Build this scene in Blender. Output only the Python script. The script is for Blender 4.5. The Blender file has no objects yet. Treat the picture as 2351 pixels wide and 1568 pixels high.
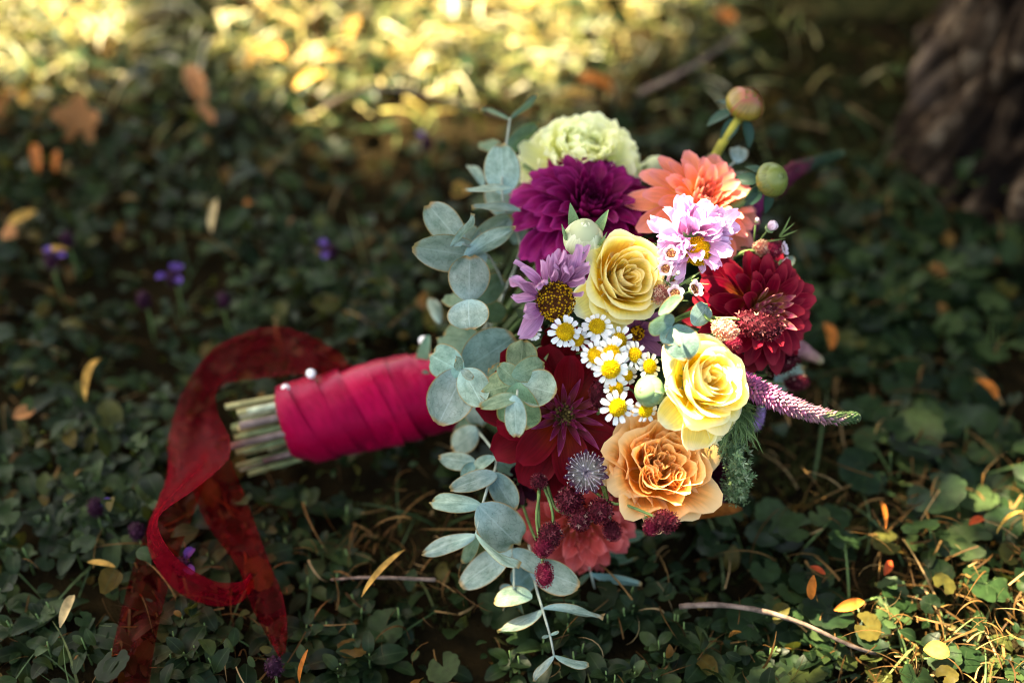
import bpy, math, random
import numpy as np
from mathutils import Vector, Matrix

random.seed(7)
rng = np.random.default_rng(7)
scene = bpy.context.scene
COL = scene.collection

# ------------------------------------------------------------------ camera
PITCH = math.radians(46.0)
CAMH = 0.878
PW, PH = 2351.0, 1568.0            # photograph, as measured on screen
K = (36.0 / 50.0) / PW
RV = Vector((1, 0, 0))
FV = Vector((0, math.cos(PITCH), -math.sin(PITCH)))
UV_ = Vector((0, math.sin(PITCH), math.cos(PITCH)))
CAM = Vector((0, 0, CAMH))

cam_d = bpy.data.cameras.new('camera')
cam_d.lens = 50
cam_d.sensor_width = 36
cam_d.clip_start = 0.05
cam_d.clip_end = 500
cam_d.dof.use_dof = True
cam_d.dof.focus_distance = 0.955
cam_d.dof.aperture_fstop = 1.8
cam_o = bpy.data.objects.new('camera', cam_d)
COL.objects.link(cam_o)
cam_o.matrix_world = Matrix.Translation(CAM) @ Matrix((RV, UV_, -FV)).transposed().to_4x4()
scene.camera = cam_o

# ------------------------------------------------------------------ sky, sun, exposure
SUN_AZ, SUN_EL = math.radians(-60), math.radians(55)
SUN = Vector((math.cos(SUN_EL) * math.sin(SUN_AZ), math.cos(SUN_EL) * math.cos(SUN_AZ), math.sin(SUN_EL)))
world = bpy.data.worlds.new('World')
scene.world = world
world.use_nodes = True
wn = world.node_tree
wn.nodes.clear()
sky = wn.nodes.new('ShaderNodeTexSky')
sky.sky_type = 'NISHITA'
sky.sun_disc = False
sky.sun_elevation = SUN_EL
sky.sun_rotation = SUN_AZ
sky.dust_density = 3.0
bg = wn.nodes.new('ShaderNodeBackground')
bg.inputs['Strength'].default_value = 0.05
wo = wn.nodes.new('ShaderNodeOutputWorld')
wn.links.new(sky.outputs[0], bg.inputs[0])
wn.links.new(bg.outputs[0], wo.inputs[0])
sun_d = bpy.data.lights.new('sun', 'SUN')
sun_d.energy = 5.0
sun_d.angle = math.radians(0.53)
sun_d.color = (1.0, 0.91, 0.73)
sun_o = bpy.data.objects.new('sun', sun_d)
COL.objects.link(sun_o)
sun_o.rotation_euler = SUN.to_track_quat('Z', 'Y').to_euler()
vs = scene.view_settings
vs.view_transform = 'Standard'
vs.look = 'None'
vs.gamma = 1.0
vs.use_curve_mapping = False
vs.exposure = 3.85
try:
    vs.use_white_balance = True
    vs.white_balance_temperature = 7900
    vs.white_balance_tint = 8
except Exception:
    pass
cy = scene.cycles
cy.use_denoising = True
cy.filter_width = 1.1
cy.max_bounces = 8
cy.diffuse_bounces = 4
cy.glossy_bounces = 3
cy.transmission_bounces = 4
cy.transparent_max_bounces = 10
cy.caustics_reflective = False
cy.caustics_refractive = False
cy.sample_clamp_indirect = 6.0

# ------------------------------------------------------------------ layout helpers
def P(px, py, d):
    """Point seen at a photograph position, d metres along the view axis."""
    return CAM + (RV * ((px - PW / 2) * K) + UV_ * ((PH / 2 - py) * K) + FV) * d

def G(px, py, z=0.0):
    """Point of height z seen at a photograph position."""
    y = (PH / 2 - py) * K
    return P(px, py, (CAMH - z) / (math.sin(PITCH) - y * math.cos(PITCH)))

def pix(x, y, z=0.0):
    """World -> photograph position (works on numpy arrays)."""
    dep = y * FV.y + (z - CAMH) * FV.z
    u = (y * UV_.y + (z - CAMH) * UV_.z) / dep
    return PW / 2 + x / dep / K, PH / 2 - u / K

def D(r, u, t):
    """Direction given as right / up / towards the camera."""
    return (RV * r + UV_ * u - FV * t).normalized()

def dome(px, py):
    r2 = ((px - 1480) / 480) ** 2 + ((py - 800) / 560) ** 2
    return 0.935 + 0.15 * (1 - math.sqrt(max(0.0, 1 - min(r2, 1)))) + 0.05 * max(0, (784 - py) / 450)

def vnoise(x, y, seed=0):
    """Smooth value noise, numpy arrays."""
    xi, yi = np.floor(x), np.floor(y)
    xf, yf = x - xi, y - yi
    xf = xf * xf * (3 - 2 * xf)
    yf = yf * yf * (3 - 2 * yf)
    def h(a, b):
        s = np.sin(a * 127.1 + b * 311.7 + seed * 74.7) * 43758.5453
        return s - np.floor(s)
    return (h(xi, yi) * (1 - xf) + h(xi + 1, yi) * xf) * (1 - yf) + (h(xi, yi + 1) * (1 - xf) + h(xi + 1, yi + 1) * xf) * yf

def gz(x, y):
    """Height of the ground."""
    b = 0.010 * np.sin(x * 9.0 + 1.3) * np.cos(y * 7.0) + 0.006 * np.sin(x * 21 + y * 13)
    m = 0.10 * np.exp(-(((x - 0.55) / 0.22) ** 2 + ((y - 1.50) / 0.30) ** 2))
    return b - 0.008 + m

# ------------------------------------------------------------------ object helpers
def tag(o, label=None, cat=None, group=None, kind=None):
    if label: o['label'] = label
    if cat: o['category'] = cat
    if group: o['group'] = group
    if kind: o['kind'] = kind
    return o

def empty(name, M, label, cat, group=None):
    o = bpy.data.objects.new(name, None)
    o.empty_display_size = 0.01
    COL.objects.link(o)
    o.matrix_world = M
    tag(o, label, cat, group)
    return o

def obj(name, me, parent=None, M=None, color=None):
    o = bpy.data.objects.new(name, me)
    COL.objects.link(o)
    if parent is not None:
        o.parent = parent
    if M is not None:
        o.matrix_basis = M
    if color is not None:
        o.color = (color[0], color[1], color[2], 1)
    return o

def mesh(name, v, f, mat=None, uv=None, smooth=True, attr=None):
    me = bpy.data.meshes.new(name)
    me.from_pydata([tuple(a) for a in v], [], [tuple(int(i) for i in a) for a in f])
    if uv is not None:
        l = me.uv_layers.new(name='UVMap')
        idx = np.empty(len(me.loops), dtype=np.int32)
        me.loops.foreach_get('vertex_index', idx)
        l.data.foreach_set('uv', np.asarray(uv, dtype=np.float32)[idx].ravel())
    if attr is not None:
        for k, a in attr.items():
            at = me.attributes.new(k, 'FLOAT', 'POINT')
            at.data.foreach_set('value', np.asarray(a, dtype=np.float32))
    if smooth:
        me.polygons.foreach_set('use_smooth', np.ones(len(me.polygons), dtype=bool))
    if mat:
        me.materials.append(mat)
    me.update()
    return me

def grid_faces(nu, nv, close=False):
    f = []
    for i in range(nu - 1):
        for j in range(nv if close else nv - 1):
            j2 = (j + 1) % nv
            f.append((i * nv + j, i * nv + j2, (i + 1) * nv + j2, (i + 1) * nv + j))
    return f

def bulk(name, tv, tf, R, T, mat, rnd, kind='stuff', label=None, cat=None, tattr=None, parent=None, tuv=None):
    """One mesh of many transformed copies of a template (uncountable stuff)."""
    tv = np.asarray(tv, dtype=np.float32)
    tf = np.asarray(tf, dtype=np.int32)
    M, nv = len(T), len(tv)
    V = np.einsum('mij,vj->mvi', R, tv) + T[:, None, :]
    F = tf[None] + (np.arange(M) * nv)[:, None, None]
    k = tf.shape[1]
    me = bpy.data.meshes.new(name)
    me.vertices.add(M * nv)
    me.vertices.foreach_set('co', V.astype(np.float32).ravel())
    nf = M * len(tf)
    me.loops.add(nf * k)
    me.loops.foreach_set('vertex_index', F.astype(np.int32).ravel())
    me.polygons.add(nf)
    me.polygons.foreach_set('loop_start', np.arange(0, nf * k, k, dtype=np.int32))
    me.update(calc_edges=True)
    me.polygons.foreach_set('use_smooth', np.ones(nf, dtype=bool))
    at = me.attributes.new('rnd', 'FLOAT', 'POINT')
    at.data.foreach_set('value', np.repeat(rnd, nv).astype(np.float32))
    if tattr is not None:
        at = me.attributes.new('pos', 'FLOAT', 'POINT')
        at.data.foreach_set('value', np.tile(tattr, M).astype(np.float32))
    me.materials.append(mat)
    o = obj(name, me, parent)
    tag(o, label, cat, None, kind)
    return o

def rots(yaw, pitch, roll):
    """Rz(yaw) Rx(pitch) Ry(roll), vectorised; leaf lies along +Y, faces +Z."""
    cz, sz, cx, sx, cyy, sy = np.cos(yaw), np.sin(yaw), np.cos(pitch), np.sin(pitch), np.cos(roll), np.sin(roll)
    z = np.zeros_like(yaw); o = np.ones_like(yaw)
    Rz = np.stack([np.stack([cz, -sz, z], -1), np.stack([sz, cz, z], -1), np.stack([z, z, o], -1)], -2)
    Rx = np.stack([np.stack([o, z, z], -1), np.stack([z, cx, -sx], -1), np.stack([z, sx, cx], -1)], -2)
    Ry = np.stack([np.stack([cyy, z, sy], -1), np.stack([z, o, z], -1), np.stack([-sy, z, cyy], -1)], -2)
    return Rz @ Rx @ Ry

def frame(n, twist=0.0, hint=None):
    n = n.normalized()
    h = hint or UV_
    x = h.cross(n)
    if x.length < 1e-4:
        x = RV.cross(n)
    x.normalize()
    y = n.cross(x)
    return Matrix((x, y, n)).transposed().to_4x4() @ Matrix.Rotation(twist, 4, 'Z')

def catmull(pts, n):
    pts = [Vector(p) for p in pts]
    if len(pts) == 2:
        return [pts[0].lerp(pts[1], i / (n - 1)) for i in range(n)]
    ext = [pts[0] * 2 - pts[1]] + pts + [pts[-1] * 2 - pts[-2]]
    out = []
    for i in range(n):
        t = i / (n - 1) * (len(pts) - 1)
        k = min(int(t), len(pts) - 2)
        t -= k
        a, b, c, d = ext[k:k + 4]
        out.append(0.5 * ((2 * b) + (c - a) * t + (2 * a - 5 * b + 4 * c - d) * t * t + (3 * b - a - 3 * c + d) * t ** 3))
    return out

def tube_mesh(name, pts, r0, r1, mat, n=12, seg=7, jitter=0.0):
    c = catmull(pts, n)
    v, uv = [], []
    side = None
    for i, p in enumerate(c):
        d = (c[min(i + 1, n - 1)] - c[max(i - 1, 0)]).normalized()
        if side is None:
            side = d.orthogonal().normalized()
        side = (side - d * side.dot(d)).normalized()
        b = d.cross(side)
        r = r0 + (r1 - r0) * i / (n - 1)
        for j in range(seg):
            a = 2 * math.pi * j / seg
            rr = r * (1 + jitter * random.uniform(-1, 1))
            v.append(p + (side * math.cos(a) + b * math.sin(a)) * rr)
            uv.append((j / seg, i / (n - 1)))
    f = grid_faces(n, seg, True)
    f.append(tuple(range(seg))[::-1])
    f.append(tuple((n - 1) * seg + j for j in range(seg)))
    return mesh(name, v, f, mat, uv)

def tube_part(name, wpts, r0, r1, mat, root, M, **kw):
    inv = M.inverted()
    return obj(name, tube_mesh(name, [inv @ Vector(p) for p in wpts], r0, r1, mat, **kw), root)

# ------------------------------------------------------------------ materials
def mk(name):
    m = bpy.data.materials.new(name)
    m.use_nodes = True
    nt = m.node_tree
    nt.nodes.clear()
    out = nt.nodes.new('ShaderNodeOutputMaterial')
    b = nt.nodes.new('ShaderNodeBsdfPrincipled')
    nt.links.new(b.outputs[0], out.inputs[0])
    return m, nt, b, out

def N(nt, t, **kw):
    n = nt.nodes.new(t)
    for k, v in kw.items():
        if k.startswith('i_'):
            n.inputs[k[2:].replace('_', ' ')].default_value = v
        else:
            setattr(n, k, v)
    return n

def ramp(nt, stops, interp='LINEAR'):
    r = nt.nodes.new('ShaderNodeValToRGB')
    r.color_ramp.interpolation = interp
    e = r.color_ramp.elements
    while len(e) < len(stops):
        e.new(0.5)
    for i, (p, c) in enumerate(stops):
        e[i].position = p
        e[i].color = (c[0], c[1], c[2], 1) if not isinstance(c, (int, float)) else (c, c, c, 1)
    return r

def mixc(nt, a, b, fac, blend='MIX'):
    m = nt.nodes.new('ShaderNodeMix')
    m.data_type = 'RGBA'
    m.blend_type = blend
    for s, v in ((m.inputs[0], fac), (m.inputs[6], a), (m.inputs[7], b)):
        if isinstance(v, (int, float)):
            s.default_value = v
        elif isinstance(v, (tuple, list)):
            s.default_value = (v[0], v[1], v[2], 1)
        else:
            nt.links.new(v, s)
    return m.outputs[2]

def mathn(nt, op, a, b=0.0, clamp=False):
    m = nt.nodes.new('ShaderNodeMath')
    m.operation = op
    m.use_clamp = clamp
    for s, v in ((m.inputs[0], a), (m.inputs[1], b)):
        if isinstance(v, (int, float)):
            s.default_value = v
        else:
            nt.links.new(v, s)
    return m.outputs[0]

def add_translucent(nt, b, out, colsock, fac):
    t = nt.nodes.new('ShaderNodeBsdfTranslucent')
    if isinstance(colsock, (tuple, list)):
        t.inputs[0].default_value = (*colsock, 1)
    else:
        nt.links.new(colsock, t.inputs[0])
    mx = nt.nodes.new('ShaderNodeMixShader')
    mx.inputs[0].default_value = fac
    nt.links.new(b.outputs[0], mx.inputs[1])
    nt.links.new(t.outputs[0], mx.inputs[2])
    nt.links.new(mx.outputs[0], out.inputs[0])

def petal_mat(name, base, tip, edge=None, vein=0.25, trans=0.3, rough=0.5, mid=0.45, veinscale=16.0, spec=0.12, sheen=0.0, back=None):
    """Petal: colour runs from base to tip, streaks along its length, thin pale or dark rim."""
    m, nt, b, out = mk(name)
    uv = N(nt, 'ShaderNodeTexCoord')
    sp = N(nt, 'ShaderNodeSeparateXYZ')
    nt.links.new(uv.outputs['UV'], sp.inputs[0])
    oi = N(nt, 'ShaderNodeObjectInfo')
    n1 = N(nt, 'ShaderNodeTexNoise', i_Scale=3.0, i_Detail=3.0)
    add = N(nt, 'ShaderNodeVectorMath', operation='ADD')
    cmb = N(nt, 'ShaderNodeCombineXYZ')
    nt.links.new(oi.outputs['Random'], cmb.inputs[2])
    sc = N(nt, 'ShaderNodeVectorMath', operation='SCALE')
    sc.inputs[3].default_value = 17.0
    nt.links.new(cmb.outputs[0], sc.inputs[0])
    nt.links.new(uv.outputs['UV'], add.inputs[0])
    nt.links.new(sc.outputs[0], add.inputs[1])
    nt.links.new(add.outputs[0], n1.inputs['Vector'])
    y2 = mathn(nt, 'ADD', sp.outputs[1], mathn(nt, 'MULTIPLY', mathn(nt, 'SUBTRACT', n1.outputs[0], 0.5), 0.35))
    r = ramp(nt, [(max(0, mid - 0.4), base), (min(1, mid + 0.4), tip)], 'EASE')
    nt.links.new(y2, r.inputs[0])
    c = r.outputs[0]
    mp = N(nt, 'ShaderNodeMapping')
    mp.inputs['Scale'].default_value = (veinscale, 1.3, 1)
    nt.links.new(add.outputs[0], mp.inputs[0])
    nv = N(nt, 'ShaderNodeTexNoise', i_Scale=1.6, i_Detail=3.0)
    nt.links.new(mp.outputs[0], nv.inputs['Vector'])
    vr = ramp(nt, [(0.35, 1 - vein), (0.62, 1.0)])
    nt.links.new(nv.outputs[0], vr.inputs[0])
    c = mixc(nt, c, vr.outputs[0], 1.0, 'MULTIPLY')
    if edge:
        ex = mathn(nt, 'ABSOLUTE', mathn(nt, 'SUBTRACT', mathn(nt, 'MULTIPLY', sp.outputs[0], 2.0), 1.0))
        em = mathn(nt, 'MAXIMUM', ex, sp.outputs[1])
        er = ramp(nt, [(0.80, 0.0), (0.97, 1.0)])
        nt.links.new(em, er.inputs[0])
        c = mixc(nt, c, edge, mathn(nt, 'MULTIPLY', er.outputs[0], 0.8))
    if back:
        gm = N(nt, 'ShaderNodeNewGeometry')
        c = mixc(nt, c, back, mathn(nt, 'MULTIPLY', gm.outputs['Backfacing'], 0.75))
    c = mixc(nt, c, oi.outputs['Color'], 1.0, 'MULTIPLY')
    hv = N(nt, 'ShaderNodeHueSaturation')
    nt.links.new(mathn(nt, 'ADD', mathn(nt, 'MULTIPLY', oi.outputs['Random'], 0.20), 0.93), hv.inputs['Value'])
    nt.links.new(c, hv.inputs['Color'])
    c = hv.outputs[0]
    nt.links.new(c, b.inputs['Base Color'])
    b.inputs['Roughness'].default_value = rough
    b.inputs['Specular IOR Level'].default_value = spec
    if sheen:
        b.inputs['Sheen Weight'].default_value = sheen
        b.inputs['Sheen Roughness'].default_value = 0.4
    bp = N(nt, 'ShaderNodeBump', i_Strength=0.35, i_Distance=0.0006)
    nt.links.new(nv.outputs[0], bp.inputs['Height'])
    nt.links.new(bp.outputs[0], b.inputs['Normal'])
    add_translucent(nt, b, out, c, trans)
    return m

def simple_mat(name, col, rough=0.6, var=0.15, scale=60.0, trans=0.0, col2=None, bump=0.0, spec=0.12):
    m, nt, b, out = mk(name)
    tc = N(nt, 'ShaderNodeTexCoord')
    n = N(nt, 'ShaderNodeTexNoise', i_Scale=scale, i_Detail=4.0)
    nt.links.new(tc.outputs['Object'], n.inputs['Vector'])
    c2 = col2 or tuple(min(1, x * (1 + var * 2)) for x in col)
    c1 = col if col2 else tuple(x * (1 - var) for x in col)
    r = ramp(nt, [(0.36, c1), (0.64, c2)])
    nt.links.new(n.outputs[0], r.inputs[0])
    oi = N(nt, 'ShaderNodeObjectInfo')
    c = mixc(nt, r.outputs[0], oi.outputs['Color'], 1.0, 'MULTIPLY')
    nt.links.new(c, b.inputs['Base Color'])
    b.inputs['Roughness'].default_value = rough
    b.inputs['Specular IOR Level'].default_value = spec
    if bump:
        bp = N(nt, 'ShaderNodeBump', i_Strength=0.6, i_Distance=bump)
        nt.links.new(n.outputs[0], bp.inputs['Height'])
        nt.links.new(bp.outputs[0], b.inputs['Normal'])
    if trans:
        add_translucent(nt, b, out, c, trans)
    return m

def bulk_mat(name, stops, rough=0.5, trans=0.25, attr='rnd', spec=0.08, posdark=None, objrand=False, transcol=None, rib=None):
    """Stuff: colour picked per piece from a ramp."""
    m, nt, b, out = mk(name)
    if objrand:
        a = N(nt, 'ShaderNodeObjectInfo').outputs['Random']
    else:
        a = N(nt, 'ShaderNodeAttribute', attribute_name=attr).outputs['Fac']
    r = ramp(nt, stops)
    nt.links.new(a, r.inputs[0])
    g = N(nt, 'ShaderNodeNewGeometry')
    n = N(nt, 'ShaderNodeTexNoise', i_Scale=160.0, i_Detail=3.0)
    nt.links.new(g.outputs['Position'], n.inputs['Vector'])
    vr = ramp(nt, [(0.3, 0.62), (0.7, 1.22)])
    nt.links.new(n.outputs[0], vr.inputs[0])
    c = mixc(nt, r.outputs[0], vr.outputs[0], 1.0, 'MULTIPLY')
    if rib:
        pa = N(nt, 'ShaderNodeAttribute', attribute_name='pos')
        pr = ramp(nt, [(0.0, 1.0), (0.10, 0.0)])
        nt.links.new(pa.outputs['Fac'], pr.inputs[0])
        c = mixc(nt, c, rib, mathn(nt, 'MULTIPLY', pr.outputs[0], 0.55))
        pr2 = ramp(nt, [(0.78, 0.0), (1.0, 1.0)])
        nt.links.new(pa.outputs['Fac'], pr2.inputs[0])
        c = mixc(nt, c, (0.055, 0.060, 0.022), mathn(nt, 'MULTIPLY', pr2.outputs[0], 0.10))
    if posdark:
        pa = N(nt, 'ShaderNodeAttribute', attribute_name='pos')
        pr = ramp(nt, posdark)
        nt.links.new(pa.outputs['Fac'], pr.inputs[0])
        c = mixc(nt, c, pr.outputs[0], 1.0, 'MULTIPLY')
    nt.links.new(c, b.inputs['Base Color'])
    b.inputs['Roughness'].default_value = rough
    b.inputs['Specular IOR Level'].default_value = spec
    bp = N(nt, 'ShaderNodeBump', i_Strength=0.4, i_Distance=0.0008)
    nt.links.new(n.outputs[0], bp.inputs['Height'])
    nt.links.new(bp.outputs[0], b.inputs['Normal'])
    if trans:
        add_translucent(nt, b, out, mixc(nt, c, transcol, 0.5) if transcol else c, trans)
    return m

def euc_mat():
    m, nt, b, out = mk('eucalyptus_leaf')
    tc = N(nt, 'ShaderNodeTexCoord')
    sp = N(nt, 'ShaderNodeSeparateXYZ')
    nt.links.new(tc.outputs['UV'], sp.inputs[0])
    oi = N(nt, 'ShaderNodeObjectInfo')
    cmb = N(nt, 'ShaderNodeCombineXYZ')
    nt.links.new(mathn(nt, 'MULTIPLY', oi.outputs['Random'], 23.0), cmb.inputs[2])
    add = N(nt, 'ShaderNodeVectorMath', operation='ADD')
    nt.links.new(tc.outputs['UV'], add.inputs[0])
    nt.links.new(cmb.outputs[0], add.inputs[1])
    n = N(nt, 'ShaderNodeTexNoise', i_Scale=4.0, i_Detail=5.0)
    nt.links.new(add.outputs[0], n.inputs['Vector'])
    r = ramp(nt, [(0.3, (0.125, 0.195, 0.150)), (0.7, (0.285, 0.365, 0.298))])
    nt.links.new(n.outputs[0], r.inputs[0])
    # bluish bloom near the petiole
    br = ramp(nt, [(0.0, 1.0), (0.45, 0.0)])
    nt.links.new(sp.outputs[1], br.inputs[0])
    c = mixc(nt, r.outputs[0], (0.24, 0.42, 0.42), mathn(nt, 'MULTIPLY', br.outputs[0], 0.55))
    # net of veins
    vo = N(nt, 'ShaderNodeTexVoronoi', feature='DISTANCE_TO_EDGE', i_Scale=9.0)
    n2 = N(nt, 'ShaderNodeTexNoise', i_Scale=9.0, i_Detail=2.0)
    nt.links.new(add.outputs[0], n2.inputs['Vector'])
    vadd = N(nt, 'ShaderNodeVectorMath', operation='MULTIPLY_ADD')
    nt.links.new(n2.outputs[1], vadd.inputs[0])
    vadd.inputs[1].default_value = (0.14, 0.14, 0.14)
    nt.links.new(add.outputs[0], vadd.inputs[2])
    nt.links.new(vadd.outputs[0], vo.inputs['Vector'])
    vr = ramp(nt, [(0.0, 0.52), (0.05, 1.0)])
    nt.links.new(vo.outputs['Distance'], vr.inputs[0])
    c = mixc(nt, c, vr.outputs[0], 0.85, 'MULTIPLY')
    # midrib, and a thin rusty rim
    ex = mathn(nt, 'ABSOLUTE', mathn(nt, 'SUBTRACT', mathn(nt, 'MULTIPLY', sp.outputs[0], 2.0), 1.0))
    mr = ramp(nt, [(0.0, 1.0), (0.05, 0.0)])
    nt.links.new(ex, mr.inputs[0])
    c = mixc(nt, c, (0.36, 0.46, 0.40), mathn(nt, 'MULTIPLY', mr.outputs[0], 0.6))
    c = mixc(nt, c, oi.outputs['Color'], 1.0, 'MULTIPLY')
    em = mathn(nt, 'MAXIMUM', ex, sp.outputs[1])
    er = ramp(nt, [(0.915, 0.0), (0.975, 1.0)])
    nt.links.new(em, er.inputs[0])
    c = mixc(nt, c, (0.30, 0.17, 0.045), mathn(nt, 'MULTIPLY', er.outputs[0], 0.8))
    nt.links.new(c, b.inputs['Base Color'])
    b.inputs['Roughness'].default_value = 0.62
    b.inputs['Specular IOR Level'].default_value = 0.12
    bp = N(nt, 'ShaderNodeBump', i_Strength=0.35, i_Distance=0.0007)
    nt.links.new(vo.outputs['Distance'], bp.inputs['Height'])
    nt.links.new(bp.outputs[0], b.inputs['Normal'])
    add_translucent(nt, b, out, mixc(nt, c, (0.16, 0.30, 0.06), 0.5), 0.16)
    return m

MT = {}
MT['euc'] = euc_mat()
MT['euc_stem'] = simple_mat('eucalyptus_stem', (0.26, 0.30, 0.24), 0.6, 0.2, 90)
MT['green_stem'] = simple_mat('green_stem', (0.10, 0.16, 0.05), 0.5, 0.25, 80)
MT['inner_stem'] = simple_mat('inner_stem', (0.045, 0.075, 0.026), 0.5, 0.25, 80)
MT['olive_stem'] = simple_mat('olive_stem', (0.26, 0.24, 0.035), 0.45, 0.2, 80)
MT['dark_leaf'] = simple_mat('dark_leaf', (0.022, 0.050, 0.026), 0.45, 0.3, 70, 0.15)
MT['sepal'] = simple_mat('sepal', (0.17, 0.27, 0.13), 0.5, 0.3, 120, 0.15)
MT['dark_sepal'] = simple_mat('dark_sepal', (0.020, 0.050, 0.033), 0.42, 0.3, 120, 0.1)
MT['yellow_rose'] = petal_mat('yellow_rose_petal', (0.96, 0.60, 0.035), (0.96, 0.77, 0.17), edge=(0.95, 0.90, 0.52), back=(0.95, 0.90, 0.50), vein=0.13, trans=0.5, rough=0.55, mid=0.45)
MT['peach_rose'] = petal_mat('peach_rose_petal', (0.94, 0.38, 0.045), (0.95, 0.52, 0.15), edge=(0.95, 0.64, 0.30), back=(0.95, 0.62, 0.30), vein=0.2, trans=0.4, rough=0.55, mid=0.5)
MT['purple'] = petal_mat('purple_dahlia_petal', (0.085, 0.001, 0.018), (0.225, 0.003, 0.074), edge=(0.34, 0.020, 0.15), vein=0.45, trans=0.22, rough=0.45, spec=0.08)
MT['crimson'] = petal_mat('crimson_dahlia_petal', (0.52, 0.20, 0.02), (0.20, 0.0018, 0.016), edge=(0.30, 0.02, 0.035), vein=0.35, trans=0.22, rough=0.45, mid=0.22, spec=0.07)
MT['crimson_in'] = petal_mat('crimson_inner_petal', (0.78, 0.44, 0.05), (0.36, 0.025, 0.12), edge=(0.62, 0.28, 0.22), vein=0.4, trans=0.22, rough=0.42, mid=0.5)
MT['red'] = petal_mat('dark_red_dahlia_petal', (0.20, 0.020, 0.003), (0.115, 0.0012, 0.005), edge=(0.15, 0.003, 0.010), vein=0.3, trans=0.2, rough=0.45, mid=0.25, spec=0.06)
MT['red_in'] = petal_mat('dark_red_inner_petal', (0.20, 0.05, 0.012), (0.15, 0.006, 0.045), edge=(0.30, 0.05, 0.14), vein=0.3, trans=0.15, rough=0.45, mid=0.35, spec=0.15)
MT['coral'] = petal_mat('coral_dahlia_petal', (0.92, 0.55, 0.06), (0.86, 0.28, 0.16), edge=(0.78, 0.28, 0.26), vein=0.2, trans=0.3, rough=0.5, mid=0.36)
MT['salmon'] = petal_mat('salmon_dahlia_petal', (0.72, 0.22, 0.06), (0.62, 0.085, 0.075), edge=(0.68, 0.16, 0.15), vein=0.25, trans=0.3, rough=0.5, mid=0.3)
MT['lime'] = petal_mat('lime_carnation_petal', (0.80, 0.83, 0.22), (0.93, 0.94, 0.52), edge=(0.95, 0.96, 0.66), vein=0.08, trans=0.5, rough=0.6, mid=0.4)
MT['mauve'] = petal_mat('mauve_petal', (0.42, 0.12, 0.31), (0.60, 0.30, 0.50), edge=(0.66, 0.38, 0.56), vein=0.35, trans=0.3, rough=0.55, mid=0.3)
MT['pink'] = petal_mat('pink_petal', (0.66, 0.26, 0.46), (0.74, 0.47, 0.72), edge=(0.78, 0.58, 0.78), vein=0.22, trans=0.32, rough=0.55, mid=0.35)
MT['white'] = petal_mat('white_petal', (0.74, 0.78, 0.74), (0.84, 0.86, 0.86), vein=0.10, trans=0.25, rough=0.6)
MT['wax'] = petal_mat('waxflower_petal', (0.62, 0.36, 0.46), (0.82, 0.66, 0.74), edge=(0.86, 0.76, 0.80), vein=0.1, trans=0.3, rough=0.45)
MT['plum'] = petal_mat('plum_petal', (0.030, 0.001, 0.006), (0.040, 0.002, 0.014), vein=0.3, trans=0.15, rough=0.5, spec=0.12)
MT['greenbud'] = petal_mat('pale_bud_petal', (0.40, 0.50, 0.20), (0.74, 0.77, 0.48), edge=(0.84, 0.85, 0.62), vein=0.15, trans=0.25, rough=0.55)
MT['oliveb'] = petal_mat('dahlia_bud_petal', (0.22, 0.22, 0.02), (0.28, 0.17, 0.03), edge=(0.32, 0.06, 0.045), vein=0.4, trans=0.15, rough=0.38, spec=0.5)
MT['greenb'] = petal_mat('green_dahlia_bud_petal', (0.085, 0.14, 0.025), (0.17, 0.20, 0.04), edge=(0.12, 0.17, 0.05), vein=0.35, trans=0.12, rough=0.38, spec=0.5)
MT['disc'] = bulk_mat('yellow_disc', [(0.0, (0.55, 0.33, 0.008)), (1.0, (0.78, 0.55, 0.02))], 0.7, 0.1)
MT['discdark'] = bulk_mat('ochre_disc', [(0.0, (0.10, 0.03, 0.008)), (0.42, (0.12, 0.04, 0.01)), (0.46, (0.60, 0.30, 0.01)), (1.0, (0.75, 0.45, 0.02))], 0.7, 0.1)
MT['burnet'] = bulk_mat('burnet_floret', [(0.0, (0.045, 0.004, 0.008)), (0.7, (0.115, 0.010, 0.022)), (0.93, (0.20, 0.05, 0.055)), (1.0, (0.40, 0.26, 0.20))], 0.6, 0.15)
MT['burnet_red'] = bulk_mat('red_burnet_floret', [(0.0, (0.12, 0.006, 0.020)), (0.75, (0.26, 0.016, 0.045)), (1.0, (0.42, 0.14, 0.13))], 0.6, 0.15)
MT['burnet_pale'] = bulk_mat('pale_burnet_floret', [(0.0, (0.34, 0.10, 0.08)), (0.5, (0.52, 0.30, 0.20)), (1.0, (0.66, 0.50, 0.36))], 0.6, 0.15)
MT['spike'] = bulk_mat('veronica_floret', [(0.0, (0.36, 0.06, 0.22)), (0.30, (0.44, 0.15, 0.28)), (0.62, (0.50, 0.27, 0.29)), (0.78, (0.10, 0.15, 0.06)), (1.0, (0.050, 0.105, 0.040))], 0.6, 0.2)
MT['spike_dark'] = bulk_mat('dark_veronica_floret', [(0.0, (0.12, 0.012, 0.045)), (0.40, (0.12, 0.03, 0.045)), (0.55, (0.03, 0.05, 0.03)), (1.0, (0.020, 0.05, 0.022))], 0.6, 0.2)  # darker copy of the veronica floret colours
MT['spike_pink'] = bulk_mat('pink_veronica_floret', [(0.0, (0.40, 0.16, 0.20)), (0.8, (0.55, 0.32, 0.26)), (1.0, (0.32, 0.34, 0.14))], 0.6, 0.25)
MT['feather'] = bulk_mat('feathery_green', [(0.0, (0.08, 0.15, 0.05)), (1.0, (0.19, 0.29, 0.12))], 0.55, 0.3)
MT['bubbly'] = bulk_mat('bobbly_green', [(0.0, (0.11, 0.19, 0.08)), (0.7, (0.21, 0.30, 0.14)), (1.0, (0.46, 0.52, 0.32))], 0.6, 0.2)
MT['lace'] = bulk_mat('lace_floret', [(0.0, (0.30, 0.38, 0.20)), (1.0, (0.66, 0.70, 0.52))], 0.6, 0.2)
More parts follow.
